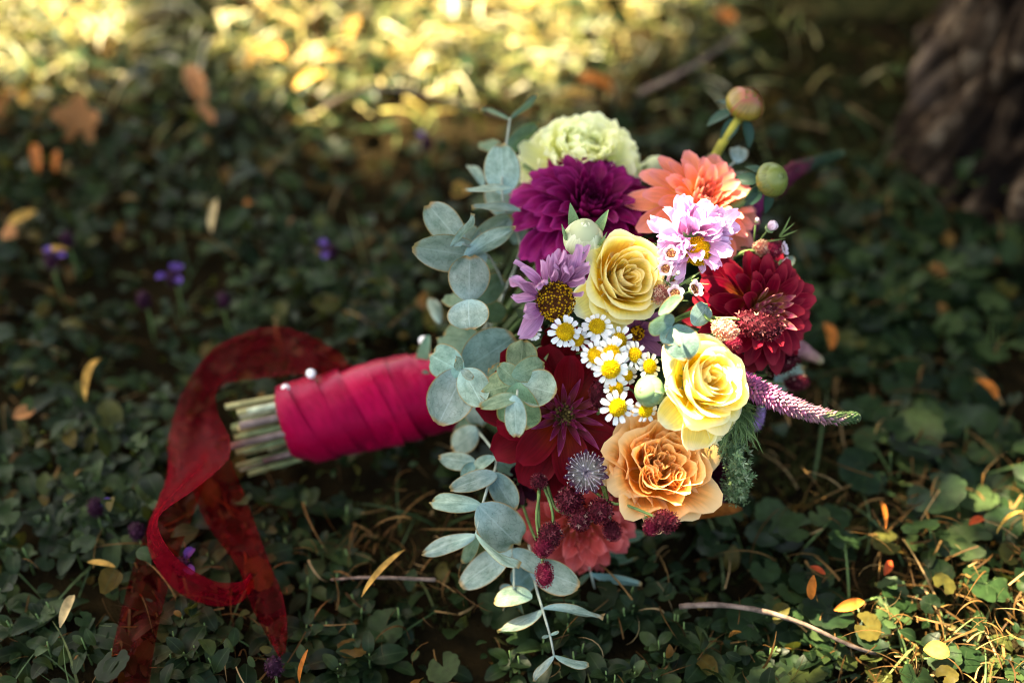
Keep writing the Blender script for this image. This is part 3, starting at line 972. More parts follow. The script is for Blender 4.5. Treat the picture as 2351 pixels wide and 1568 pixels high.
MT['sunlit_gold'] = bulk_mat('sunlit_gold_grass', [(0.0, (0.12, 0.15, 0.035)), (0.35, (0.30, 0.31, 0.09)), (0.6, (0.40, 0.29, 0.07)), (0.82, (0.52, 0.44, 0.18)), (1.0, (0.72, 0.68, 0.46))], 0.45, 0.35, spec=0.3)  # golden dry grass, colours brightened to carry the strip's sunlight
bulk('sunlit_dry_grass', tv, tf, Rm, T, MT['sunlit_gold'], rng.uniform(0, 1, n), label='golden dry grass, brightened for sunlight, on the ground behind the bouquet', cat='dry grass')
# fine tangled dead grass
x, y = scatter(42000, -0.95, 1.15, 0.28, 1.9)
px_, py_ = pix(x, y)
dens = 0.06 + 0.8 * np.exp(-(((px_ - 2250) / 300) ** 2 + ((py_ - 1420) / 280) ** 2)) + 0.75 * np.exp(-(((px_ - 920) / 190) ** 2 + ((py_ - 1320) / 120) ** 2)) \
    + 0.35 * np.exp(-(((px_ - 1950) / 230) ** 2 + ((py_ - 1090) / 190) ** 2)) + 0.5 * np.exp(-(((px_ - 470) / 130) ** 2 + ((py_ - 1400) / 80) ** 2)) \
    + 0.6 * np.exp(-(((px_ - 880) / 80) ** 2 + ((py_ - 640) / 60) ** 2)) + 0.35 * np.exp(-(((px_ - 1750) / 280) ** 2 + ((py_ - 1480) / 90) ** 2)) + 0.5 * np.exp(-(((px_ - 600) / 60) ** 2 + ((py_ - 1210) / 70) ** 2))
dens *= 0.4 + 1.0 * vnoise(x * 22, y * 22, 31)
keep = (rng.uniform(0, 1, len(x)) < dens) & trunk_clear(x, y) & (np.abs(x) < 0.30 + y * 0.55)
x, y = x[keep], y[keep]
T = np.stack([x, y, gz(x, y) + 0.004 + 0.034 * rng.uniform(0, 1, len(x))], -1)
T = T[clear_of_bouquet(T, 0.012)]; n = len(T)
tv, tf = blade_template(6, 0.028, 1.3)
S = rng.uniform(0.012, 0.034, n)
Rm = rots(rng.uniform(0, 6.28, n), rng.normal(-0.3, 0.5, n), rng.normal(0, 0.9, n)) * S[:, None, None]
bulk('dead_grass', tv, tf, Rm, T, MT['straw'], rng.uniform(0, 1, n), label='fine tangled brown dead grass in the bare patches', cat='dead grass')
# moss on the root mound and the bare places
x, y = scatter(60000, -0.2, 1.15, 0.5, 2.1)
keep = (rng.uniform(0, 1, len(x)) < mound(x, y) ** 0.8) & trunk_clear(x, y, 0.29) & (np.abs(x) < 0.30 + y * 0.55)
x, y = x[keep], y[keep]
zg = gz(x, y)
for rp in ROOTS:
    pts = catmull([Vector(p) for p in rp], 24)
    for i, p in enumerate(pts):
        rr_ = (0.11 + (0.03 - 0.11) * i / 23)
        d2 = (x - p.x) ** 2 + (y - p.y) ** 2
        zg = np.maximum(zg, np.where(d2 < rr_ ** 2, p.z + np.sqrt(np.maximum(0, rr_ ** 2 - d2)), -9))
T = np.stack([x, y, zg - 0.002], -1)
T = T[clear_of_bouquet(T)]; n = len(T)
tv = [(-.16, 0, 0), (.16, 0, 0), (.05, .15, .6), (0, .4, 1.0), (-.05, .15, .6), (0, -.16, 0), (0, .16, 0), (0.25, -0.2, .7), (-.3, 0, .75)]
tf = [(0, 1, 2), (0, 2, 4), (4, 2, 3), (5, 6, 7), (5, 6, 8)]
S = rng.uniform(0.006, 0.018, n)
rnd = np.clip(vnoise(T[:, 0] * 12, T[:, 1] * 12, 4) * 0.9 + rng.uniform(-0.2, 0.25, n), 0, 1)
Rm = rots(rng.uniform(0, 6.28, n), rng.normal(0, 0.45, n), rng.normal(0, 0.45, n)) * S[:, None, None]
bulk('moss', tv, tf, Rm, T, MT['moss'], rnd, label='olive brown moss over the tree roots and bare soil', cat='moss')

# ------------------------------------------------------------------ single plants near the camera
PLEAF = [mesh('leaf', *leaf_template(6, 0.62, f_, d_), MT['cover_obj'], attr={'pos': [1.0, 0.0, 1.0] * 6}) for f_, d_ in ((0.12, -0.5), (0.08, -0.9), (0.16, -0.2))]
RLEAF = mesh('leaf', tvr, tri, MT['cover_obj'], attr={'pos': RPOS})
STEM_ME = tube_mesh('stem', [(0, 0, -0.02), (0.001, 0.001, 0.015), (0, 0, 0.032)], 0.0009, 0.0006, MT['green_stem'], n=4, seg=5)
STALK_ME = tube_mesh('leaf_stalk', [(0, 0, 0), (0, 0.4, 0.45), (0, 1.0, 0.9)], 0.03, 0.022, MT['green_stem'], n=5, seg=4)

def oval_plant(x, y, label, group, s=1.0):
    root = empty('oval_leaved_plant', Matrix.Translation((x, y, float(gz(x, y)))) @ Matrix.Rotation(random.uniform(0, 6.28), 4, 'Z'), label, 'plant', group)
    obj('stem', STEM_ME, root)
    for tier in range(3):
        for sgn in (0, 1):
            a = tier * 1.571 + sgn * math.pi + random.uniform(-0.25, 0.25)
            l = s * (0.027, 0.023, 0.014)[tier] * random.uniform(0.85, 1.2)
            M = (Matrix.Rotation(a, 4, 'Z') @ Matrix.Translation((0, 0.001, (0.016, 0.025, 0.032)[tier] * s)) @
                 Matrix.Rotation((0.05, 0.35, 0.7)[tier] + random.uniform(-0.3, 0.25), 4, 'X') @ Matrix.Rotation(random.uniform(-.3, .3), 4, 'Y') @ Matrix.Scale(l, 4))
            obj('leaf', random.choice(PLEAF), root, M)

def round_plant(x, y, label, group, s=1.0, n=4):
    root = empty('round_leaved_plant', Matrix.Translation((x, y, float(gz(x, y)))) @ Matrix.Rotation(random.uniform(0, 6.28), 4, 'Z'), label, 'plant', group)
    for k in range(n):
        a = k * 6.283 / n + random.uniform(-0.4, 0.4)
        l = 0.024 * s * random.uniform(0.8, 1.2)
        M0 = Matrix.Rotation(a, 4, 'Z')
        obj('leaf_stalk', STALK_ME, root, M0 @ Matrix.Scale(l, 4))
        M = M0 @ Matrix.Translation((0, l, l * 0.95)) @ Matrix.Rotation(random.uniform(-0.25, 0.3), 4, 'X') @ Matrix.Rotation(random.uniform(-.3, .3), 4, 'Y') @ Matrix.Scale(0.0125 * s * random.uniform(0.75, 1.25), 4)
        obj('leaf', RLEAF, root, M)

REG = [
    ('oval', 300, 950, 1100, 1560, 52, 'small oval-leaved plant in the shade below the bouquet handle and ribbon', 'oval-leaved plants below the handle'),
    ('oval', 0, 420, 900, 1560, 34, 'small oval-leaved plant in the left foreground beside the red ribbon', 'oval-leaved plants left of the ribbon'),
    ('oval', 1150, 1800, 1330, 1566, 36, 'small oval-leaved plant in the dark foreground below the flower heads', 'oval-leaved plants below the flower heads'),
    ('oval', 520, 980, 500, 760, 26, 'small oval-leaved plant in the blurred cover above the wrapped handle', 'oval-leaved plants above the handle'),
    ('round', 1830, 2340, 430, 900, 26, 'round-leaved creeping plant in the dark cover below the tree trunk', 'round-leaved plants below the trunk'),
    ('round', 1950, 2330, 950, 1230, 12, 'round scalloped-leaved plant at the right below the violet flower spike', 'round-leaved plants right of the bouquet'),
    ('round', 1640, 2050, 1230, 1540, 12, 'round-leaved plant among straw and orange leaves at the lower right', 'round-leaved plants in the lower right straw'),
]
prs = random.Random(5)
for kind, xa, xb, ya, yb, cnt, lab, grp in REG:
    done = 0
    while done < cnt:
        g0 = G(prs.uniform(xa, xb), prs.uniform(ya, yb), 0.015)
        tt = np.array([[g0.x, g0.y, 0.025]])
        if not clear_of_bouquet(tt, 0.02)[0] or (mound(np.array([g0.x]), np.array([g0.y]))[0] > prs.uniform(0.4, 1.0)) or not trunk_clear(g0.x, g0.y, 0.36):
            done += 0.1
            continue
        if kind == 'oval':
            oval_plant(g0.x, g0.y, lab, grp, prs.uniform(0.62, 0.95))
        else:
            round_plant(g0.x, g0.y, lab, grp, prs.uniform(0.8, 1.25), prs.choice((3, 4, 5)))
        done += 1
for px_, py_, s in ((2310, 1282, 1.25), (2325, 1370, 1.1), (2075, 1480, 1.0), (2150, 1500, 0.9)):
    pass
for px_, py_, s, lab in ((2312, 1290, 1.35, 'sunlit pale round-leaved plant at the right edge above the straw'),
                         (2090, 1480, 1.15, 'sunlit pale round-leaved plant low in the bright straw at the lower right'),
                         (2070, 1060, 1.5, 'large dark round-leaved plant right of the violet flower spike'),
                         (2230, 1050, 1.7, 'largest scalloped round-leaved plant near the right edge')):
    g0 = G(px_, py_, 0.02)
    round_plant(g0.x, g0.y, lab, None, s, 4)

# ------------------------------------------------------------------ fallen leaves
DRY = {
    'orange': simple_mat('orange_dry_leaf', (0.34, 0.105, 0.018), 0.55, 0.3, 130, 0.25, bump=0.001),
    'brown': simple_mat('brown_dry_leaf', (0.27, 0.115, 0.040), 0.6, 0.25, 110, 0.2, bump=0.001),
    'ochre': simple_mat('ochre_dry_leaf', (0.42, 0.24, 0.055), 0.55, 0.3, 130, 0.3, bump=0.001),
    'pale': simple_mat('pale_dry_leaf', (0.46, 0.34, 0.16), 0.6, 0.25, 130, 0.25, bump=0.001),
    'red': simple_mat('red_dry_leaf', (0.30, 0.045, 0.012), 0.5, 0.3, 130, 0.25, bump=0.001),
}
def maple_mesh(name, mat):
    v, uv = [(0, 0, 0)], [(0.5, 0)]
    seg = 40
    for rr_ in (0.5, 1.0):
        for j in range(seg):
            a = 2 * math.pi * j / seg
            lob = 0.62 + 0.38 * abs(math.cos(2.5 * (a - math.pi / 2))) ** 1.3
            if abs(a - 1.5 * math.pi) < 0.25: lob *= 0.6
            r_ = rr_ * lob if rr_ == 1.0 else rr_ * 0.62
            v.append((r_ * math.cos(a), r_ * math.sin(a), 0.30 * r_ * r_ * (0.4 + math.cos(2 * a)) + 0.08 * math.sin(7 * a) * rr_))
            uv.append((j / seg, rr_))
    f = [(0, 1 + j, 1 + (j + 1) % seg) for j in range(seg)] + [(1 + j, 1 + seg + j, 1 + seg + (j + 1) % seg, 1 + (j + 1) % seg) for j in range(seg)]
    return mesh(name, v, f, mat, uv)

def fallen(px_, py_, tx_, ty_, w, mat, label, curl=0.6, z=0.035, z2=None, cup=0.8, maple=False, name='fallen_leaf'):
    a = G(px_, py_, z)
    b_ = G(tx_, ty_, z if z2 is None else z2)
    L = (b_ - a).length
    yv = (b_ - a).normalized()
    zv = (Vector((0, 0, 1)) + Vector((random.uniform(-.4, .4), random.uniform(-.5, .2), 0)))
    zv = (zv - yv * zv.dot(yv)).normalized()
    M = Matrix.Translation(a) @ Matrix((yv.cross(zv), yv, zv)).transposed().to_4x4()
    if maple:
        M = Matrix.Translation(a.lerp(b_, 0.5)) @ Matrix((yv.cross(zv), yv, zv)).transposed().to_4x4()
        o = obj(name, maple_mesh(name, DRY[mat]), None, M @ Matrix.Scale(L * 0.55, 4))
    else:
        wd = w * K * (a - CAM).dot(FV)
        me = petal(name, DRY[mat], L, wd, (0.75, 0.7), (curl * 0.5, -curl), cup, ruff=wd * 0.06, nu=10, nv=6, seed=int(px_))
        o = obj(name, me, None, M)
    tag(o, label, 'leaf', 'fallen dry leaves')

fallen(180, 330, 180, 225, 0, 'brown', 'large tan brown lobed dry leaf standing up at the upper left', maple=True, z=0.03, z2=0.07)
fallen(5, 275, 30, 205, 60, 'brown', 'brown dry leaf at the left edge, beside the large lobed leaf', z2=0.07)
fallen(430, 150, 470, 240, 50, 'brown', 'ochre brown dry leaf upright in the shade between the sun patches', z=0.06, z2=0.05)
fallen(450, 240, 490, 285, 34, 'brown', 'small brown dry leaf just below the upright ochre leaf', z=0.04)
fallen(78, 330, 88, 400, 26, 'orange', 'narrow orange dry leaf below the large lobed leaf, left of a similar one')
fallen(132, 345, 126, 395, 18, 'orange', 'short narrow orange dry leaf right below the large lobed leaf')
fallen(15, 520, 85, 485, 32, 'ochre', 'pale ochre dry leaf near the left edge')
fallen(95, 580, 155, 572, 22, 'ochre', 'small ochre dry leaf above the left purple flower')
fallen(232, 825, 188, 925, 30, 'ochre', 'curled yellow dry leaf left of the red ribbon loop', curl=1.6, z=0.05, cup=1.4)
fallen(485, 535, 498, 455, 22, 'pale', 'slender pale dry leaf upright in the middle left cover', z2=0.06)
fallen(1325, 185, 1420, 215, 42, 'orange', 'curled orange dry leaf in the dark cover above the lime flower', curl=1.8, cup=1.2)
fallen(1040, 450, 1075, 425, 40, 'ochre', 'small yellow dry leaf left of the upright grey eucalyptus leaf')
fallen(1570, 1192, 1705, 1166, 46, 'orange', 'long orange brown dry leaf on the ground right under the flower heads', z=0.055, curl=0.3, cup=0.5)
fallen(1915, 1400, 1985, 1378, 30, 'orange', 'orange dry leaf lying flat in the lower right foreground', z=0.03)
fallen(1862, 1375, 1868, 1320, 24, 'orange', 'narrow orange dry leaf standing between round leaves at the lower right', z2=0.055)
fallen(1895, 740, 1910, 800, 36, 'orange', 'dim orange dry leaf right of the dark red dahlia', z=0.03)
fallen(2240, 870, 2290, 915, 46, 'orange', 'blurred orange dry leaf in the right middle cover')
fallen(2290, 1225, 2345, 1170, 28, 'ochre', 'yellow green withering leaf at the right edge above the sunlit straw', z2=0.07)
fallen(830, 1370, 930, 1255, 18, 'ochre', 'long curved ochre dry blade left of the hanging eucalyptus', curl=0.9, z2=0.055)
fallen(688, 1568, 705, 1490, 16, 'orange', 'thin orange dry blade at the bottom edge right of the ribbon end', z2=0.06)
fallen(138, 1440, 170, 1360, 30, 'pale', 'pale curled dry leaf in the lower left foreground', curl=1.0, cup=1.2)
fallen(200, 1290, 265, 1300, 18, 'ochre', 'narrow ochre dry leaf above the pale curled leaf')
fallen(2030, 1320, 2045, 1285, 22, 'red', 'small red dry leaf right of the lower right round leaves')
fallen(2225, 1205, 2262, 1190, 26, 'red', 'small red orange dry leaf at the right below the scalloped leaves')
fallen(1860, 1300, 1895, 1318, 18, 'red', 'small red dry leaf under the round leaves at the lower right')
fallen(1690, 60, 1640, 20, 40, 'orange', 'blurred orange dry leaf at the top left of the mossy root')
fallen(2020, 1150, 2035, 1210, 14, 'orange', 'slim upright orange stalk leaf right of the bouquet', z2=0.06)
fallen(2120, 1490, 2180, 1500, 50, 'ochre', 'sunlit yellowing leaf in the bright straw at the bottom right', z=0.03)
fallen(560, 470, 590, 460, 22, 'orange', 'small orange dry leaf in the blurred middle left cover')
fallen(40, 540, 5, 530, 44, 'brown', 'dark brown dry leaf at the left edge below the ochre leaf')
fallen(30, 960, 80, 940, 40, 'brown', 'dark brown dry leaf at the left edge level with the ribbon loop')
lf = [(0, 950, 700, 40)]
# loose dry leaves in the sunlit cover at the top
for i in range(8):
    a, b_ = random.uniform(20, 1500), random.uniform(5, 250)
    if 380 < a < 520 and b_ > 80: a += 220
    g0 = G(a, b_, 0.04)
    M = Matrix.Translation(g0) @ Matrix.Rotation(random.uniform(0, 6.28), 4, 'Z') @ Matrix.Rotation(random.uniform(-.3, .5), 4, 'X')
    o = obj('fallen_leaf', petal('fallen_leaf', DRY[random.choice(['orange', 'ochre', 'ochre', 'red'])], 0.034, 0.015, (0.75, 0.7), (0.3, -0.8), 0.8, nu=7, nv=5, seed=i), None, M)
    tag(o, 'small blurred dry leaf in the sunlit ground cover at the top', 'leaf', 'dry leaves in the sunlit cover')

# ------------------------------------------------------------------ twigs
TW = simple_mat('twig_bark', (0.12, 0.085, 0.065), 0.8, 0.35, 150, bump=0.001)
def twig(pts, r, label):
    w = [G(a, b_, c_) for a, b_, c_ in pts]
    o = obj('twig', tube_mesh('twig', w, r, r * 0.55, TW, n=22, seg=7, jitter=0.15))
    tag(o, label, 'twig', 'twigs on the ground')
twig([(1560, 1392, .03), (1640, 1388, .035), (1740, 1400, .035), (1840, 1430, .03), (1950, 1480, .03), (2010, 1500, .02)], 0.0022, 'grey brown twig lying in the foreground below the bouquet')
twig([(1465, 215, .05), (1560, 170, .08), (1640, 120, .08), (1700, 75, .06)], 0.0028, 'grey twig in the blurred cover above the coral dahlia')
twig([(740, 248, .03), (800, 218, .06), (880, 205, .08), (990, 220, .08), (1080, 245, .07), (1160, 268, .05)], 0.0017, 'thin arching dark twig across the sunlit cover')
twig([(1000, 1330, .03), (850, 1325, .03), (760, 1330, .02)], 0.0015, 'thin pale straw twig left of the hanging eucalyptus')

# ------------------------------------------------------------------ self-heal flowers in the cover
PRU = bulk_mat('selfheal_bract', [(0.0, (0.025, 0.006, 0.016)), (1.0, (0.06, 0.018, 0.04))], 0.6, 0.1)
VIO = petal_mat('selfheal_petal', (0.07, 0.03, 0.19), (0.11, 0.055, 0.27), vein=0.2)
VP = petal('petal', VIO, 1.0, 0.8, (0.6, 0.4), (0.9, -1.2), 0.9, nu=6, nv=5)
for px_, py_, npet, lab in ((398, 640, 4, 'brightest violet self-heal flower above the red ribbon loop'),
                            (118, 600, 2, 'pale violet self-heal flower near the left edge'),
                            (760, 580, 2, 'violet self-heal flower in the blurred cover left of the eucalyptus'),
                            (220, 1165, 1, 'dark self-heal head with one violet petal left of the ribbon'),
                            (420, 1300, 2, 'violet self-heal flower inside the lower ribbon loop'),
                            (515, 690, 0, 'faded plum self-heal head above the ribbon loop'),
                            (315, 1220, 0, 'faded plum self-heal head just left of the ribbon bend'),
                            (330, 690, 0, 'dim plum self-heal head left of the brightest violet flower'),
                            (155, 550, 0, 'dim purple self-heal head in the upper left shade'),
                            (980, 330, 1, 'small lilac flower in the shade below the sunlit cover'),
                            (630, 1530, 0, 'plum self-heal head at the bottom beside the ribbon end')):
    g0 = G(px_, py_, 0.045)
    M = Matrix.Translation(g0) @ Matrix.Rotation(random.uniform(0, 6), 4, 'Z')
    root = empty('selfheal_flower', M, lab, 'flower', 'self-heal flowers in the ground cover')
    bumps('flower_head', PRU, 40, 0.0055, -0.95, 0.0021, 1.5, root, cmat=PRU, tmpl=(FLO_V, FLO_F))
    obj('stem', tube_mesh('stem', [(0, 0, -0.05), (0.002, 0, -0.02), (0, 0, 0)], 0.001, 0.001, MT['green_stem'], n=6, seg=5), root)
    for k in range(npet):
        obj('petal', VP, root, Matrix.Rotation(k * 1.9, 4, 'Z') @ Matrix.Translation((0, 0.004, 0.003)) @ Matrix.Scale(0.0105, 4))

# ================================================================== THE BOUQUET
# ------------------------------------------------------------------ handle: cut stems, satin wrap, pearl pins
A0, B0 = P(1035, 890, 1.09), P(662, 978, 1.088)
AX = (B0 - A0).normalized()
MH = Matrix.Translation(A0) @ frame(AX, 0.0, D(0, 1, 0.3))
hnd = empty('wrapped_stem_bundle', MH, 'crimson satin wrapped bouquet handle with cut stems and pearl pins', 'bouquet')
HL = (B0 - A0).length
def satin():
    m, nt, b, out = mk('satin')
    tc = N(nt, 'ShaderNodeTexCoord')
    sp = N(nt, 'ShaderNodeSeparateXYZ')
    mp = N(nt, 'ShaderNodeMapping')
    mp.inputs['Scale'].default_value = (3.0, 26.0, 1)
    nt.links.new(tc.outputs['UV'], mp.inputs[0])
    n = N(nt, 'ShaderNodeTexNoise', i_Scale=1.2, i_Detail=3.0)
    nt.links.new(mp.outputs[0], n.inputs['Vector'])
    oi = N(nt, 'ShaderNodeObjectInfo')
    r = ramp(nt, [(0.3, (0.20, 0.0003, 0.014)), (0.7, (0.34, 0.0006, 0.036))])
    nt.links.new(n.outputs[0], r.inputs[0])
    c = mixc(nt, r.outputs[0], oi.outputs['Color'], 1.0, 'MULTIPLY')
    nt.links.new(c, b.inputs['Base Color'])
    b.inputs['Roughness'].default_value = 0.32
    b.inputs['Specular IOR Level'].default_value = 0.32
    b.inputs['Specular Tint'].default_value = (1.0, 0.12, 0.4, 1)
    b.inputs['Sheen Weight'].default_value = 0.06
    b.inputs['Sheen Tint'].default_value = (1.0, 0.15, 0.45, 1)
    bp = N(nt, 'ShaderNodeBump', i_Strength=0.5, i_Distance=0.0012)
    nt.links.new(n.outputs[0], bp.inputs['Height'])
    nt.links.new(bp.outputs[0], b.inputs['Normal'])
    return m
SAT = satin()
NB = 7
for k in range(NB):
    z0 = HL * (k / NB) * 0.98
    w = HL / NB * 1.55
    v, uv = [], []
    tl = math.radians(random.uniform(12, 24))
    ph = math.pi / 2 + 0.5 + random.uniform(-0.4, 0.4)
    na_ = 48
    for i in range(6):
        u = i / 5
        for j in range(na_):
            a = 2 * math.pi * j / na_
            zz = z0 + w * u
            R0 = 0.0305 + 0.0012 * math.sin(zz / HL * 3.0)
            rr_ = R0 + 0.0021 * (1 - u) + 0.0008 * math.sin(3 * a + k * 1.7) + 0.0003 * math.sin(8 * a + 2.3 * k + u * 4) + 0.0005 * math.sin(u * 7 + 2 * a + k) - 0.003 * (zz > HL * 1.0) * 1.0
            sh = math.tan(tl) * R0 * math.cos(a - ph)
            z2 = zz + sh
            if z2 > HL: z2 = HL + (z2 - HL) * 0.15
            v.append((rr_ * math.cos(a), rr_ * math.sin(a), z2))
            uv.append((j / na_ * 4, u))
    obj('ribbon_wrap', mesh('ribbon_wrap', v, grid_faces(6, na_, True), SAT, uv), hnd, None, (random.uniform(.7, 1.1),) * 3)
STM = [simple_mat('cut_stem_' + s, c, 0.55, 0.3, 90, bump=0.0005) for s, c in (('green', (0.13, 0.17, 0.075)), ('olive', (0.20, 0.19, 0.085)), ('brown', (0.10, 0.075, 0.065)), ('pale', (0.30, 0.33, 0.22)))]
srs = random.Random(11)
for k in range(26):
    a = k * 2.39996
    rr_ = 0.0255 * math.sqrt((k + 0.5) / 26)
    x0, y0 = rr_ * math.cos(a), rr_ * math.sin(a)
    ln = HL + srs.uniform(0.022, 0.046)
    sp_ = 1.12 + srs.uniform(-.05, 0.25)
    obj('stem', tube_mesh('stem', [(x0 * 0.8, y0 * 0.8, 0.0), (x0, y0, HL * 0.7), (x0 * sp_, y0 * sp_, ln)], srs.uniform(0.0022, 0.0036), srs.uniform(0.0022, 0.0034), srs.choice(STM), n=8, seg=8), hnd)
PEARL, nt, b, out = mk('pearl')
b.inputs['Base Color'].default_value = (0.85, 0.83, 0.80, 1)
b.inputs['Roughness'].default_value = 0.18
b.inputs['Coat Weight'].default_value = 0.6
PIN = simple_mat('pin_metal', (0.5, 0.5, 0.5), 0.3)
v = []
for i in range(9):
    a = math.pi * i / 8
    for j in range(14):
        q = 2 * math.pi * j / 14
        v.append((math.sin(a) * math.cos(q), math.sin(a) * math.sin(q), math.cos(a)))
PEARL_ME = mesh('pearl_pin', v, grid_faces(9, 14, True), PEARL)
PINM = tube_mesh('pin_shaft', [(0, 0, 0), (0, 0, -1.5), (0, 0, -3)], 0.12, 0.10, PIN, n=3, seg=6)
for px_, py_, dd in ((714, 858, 1.074), (656, 893, 1.074), (972, 782, 1.086), (642, 938, 1.078)):
    M = MH.inverted() @ (Matrix.Translation(P(px_, py_, dd)) @ frame(D(-0.2, 0.9, 0.4)) @ Matrix.Scale(0.0038, 4))
    p = obj('pearl_pin', PEARL_ME, hnd, M)
    obj('pin_shaft', PINM, p)

# ------------------------------------------------------------------ organza ribbon
def organza():
    m, nt, b, out = mk('organza')
    tc = N(nt, 'ShaderNodeTexCoord')
    mp = N(nt, 'ShaderNodeMapping')
    mp.inputs['Scale'].default_value = (7.0, 5.0, 1)
    nt.links.new(tc.outputs['UV'], mp.inputs[0])
    n = N(nt, 'ShaderNodeTexNoise', i_Scale=2.0, i_Detail=4.0)
    nt.links.new(mp.outputs[0], n.inputs['Vector'])
    b.inputs['Base Color'].default_value = (0.22, 0.001, 0.010, 1)
    b.inputs['Specular IOR Level'].default_value = 0.08
    b.inputs['Roughness'].default_value = 0.4
    b.inputs['Sheen Weight'].default_value = 0.03
    b.inputs['Sheen Tint'].default_value = (1.0, 0.1, 0.3, 1)
    tl = N(nt, 'ShaderNodeBsdfTranslucent')
    tl.inputs[0].default_value = (0.34, 0.004, 0.022, 1)
    mx0 = N(nt, 'ShaderNodeMixShader')
    mx0.inputs[0].default_value = 0.35
    nt.links.new(b.outputs[0], mx0.inputs[1]); nt.links.new(tl.outputs[0], mx0.inputs[2])
    tr = N(nt, 'ShaderNodeBsdfTransparent')
    tr.inputs[0].default_value = (0.95, 0.36, 0.30, 1)
    lw = N(nt, 'ShaderNodeLayerWeight', i_Blend=0.35)
    f = mathn(nt, 'ADD', mathn(nt, 'MULTIPLY', lw.outputs['Facing'], 0.55), mathn(nt, 'SUBTRACT', mathn(nt, 'MULTIPLY', n.outputs[0], 0.85), 0.20), True)
    sp = N(nt, 'ShaderNodeSeparateXYZ')
    nt.links.new(tc.outputs['UV'], sp.inputs[0])
    ex = mathn(nt, 'ABSOLUTE', mathn(nt, 'SUBTRACT', mathn(nt, 'MULTIPLY', sp.outputs[0], 2.0), 1.0))
    er = ramp(nt, [(0.90, 0.0), (0.99, 0.22)])
    nt.links.new(ex, er.inputs[0])
    oi = N(nt, 'ShaderNodeObjectInfo')
    so = N(nt, 'ShaderNodeSeparateColor')
    nt.links.new(oi.outputs['Color'], so.inputs[0])
    f = mathn(nt, 'MULTIPLY', mathn(nt, 'ADD', f, er.outputs[0], True), so.outputs[0])
    mx = N(nt, 'ShaderNodeMixShader')
    nt.links.new(f, mx.inputs[0])
    nt.links.new(tr.outputs[0], mx.inputs[1]); nt.links.new(mx0.outputs[0], mx.inputs[2])
    nt.links.new(mx.outputs[0], out.inputs[0])
    return m
ORG = organza()
def ribbon(e1, e2, label, nu=70, nv=9, dens=0.78):
    """Strip between two edge curves given as (photo x, photo y, height)."""
    a = catmull([G(*p) for p in e1], nu)
    b_ = catmull([G(*p) for p in e2], nu)
    v, uv = [], []
    for i in range(nu):
        w = (b_[i] - a[i]).length
        for j in range(nv):
            t = j / (nv - 1)
            p = a[i].lerp(b_[i], t)
            p = p + Vector((0, 0, 1)) * (0.0030 * math.sin(t * 11 + i * 0.17) * math.sin(t * math.pi) + 0.0016 * math.sin(t * 5 - i * 0.45) * math.sin(t * math.pi) + 0.004 * math.sin(t * math.pi) * math.sin(i * 0.21))
            v.append(p); uv.append((t, i / (nu - 1) * 6))
    o = obj('organza_ribbon', mesh('organza_ribbon', v, grid_faces(nu, nv), ORG, uv), None, None, (dens, dens, dens))
    tag(o, label, 'ribbon', 'sheer red ribbons at the handle')
ribbon([(815, 850, .06), (765, 800, .085), (690, 762, .095), (615, 750, .10), (535, 776, .10), (475, 815, .09), (418, 905, .075), (388, 1000, .06), (385, 1085, .055), (362, 1150, .055), (338, 1215, .055), (348, 1280, .055), (400, 1352, .05), (478, 1388, .05), (548, 1384, .045), (585, 1345, .045)],
       [(770, 885, .06), (730, 856, .085), (690, 858, .08), (600, 868, .075), (530, 878, .075), (497, 900, .07), (500, 950, .065), (528, 1010, .075), (518, 1060, .085), (440, 1128, .10), (366, 1182, .10), (378, 1245, .095), (430, 1300, .085), (500, 1336, .075), (560, 1332, .065), (575, 1310, .06)],
       'sheer red ribbon looping from the handle and twisting into a bright fold')
ribbon([(420, 1040, .05), (440, 1120, .048), (480, 1210, .048), (545, 1300, .048), (575, 1385, .05), (605, 1445, .045), (645, 1515, .045)],
       [(520, 1030, .05), (555, 1120, .048), (585, 1200, .05), (620, 1295, .055), (648, 1365, .055), (660, 1440, .048), (655, 1500, .045)],
       'sheer red ribbon tail with a pointed end, right of the loop', dens=0.52)
ribbon([(395, 1060, .045), (360, 1160, .045), (312, 1280, .045), (282, 1390, .045), (258, 1490, .045), (235, 1620, .045)],
       [(485, 1070, .045), (440, 1190, .045), (400, 1300, .045), (372, 1400, .045), (352, 1500, .045), (335, 1630, .045)],
       'faint sheer brownish red ribbon tail running out at the bottom left', nu=50, dens=0.26)

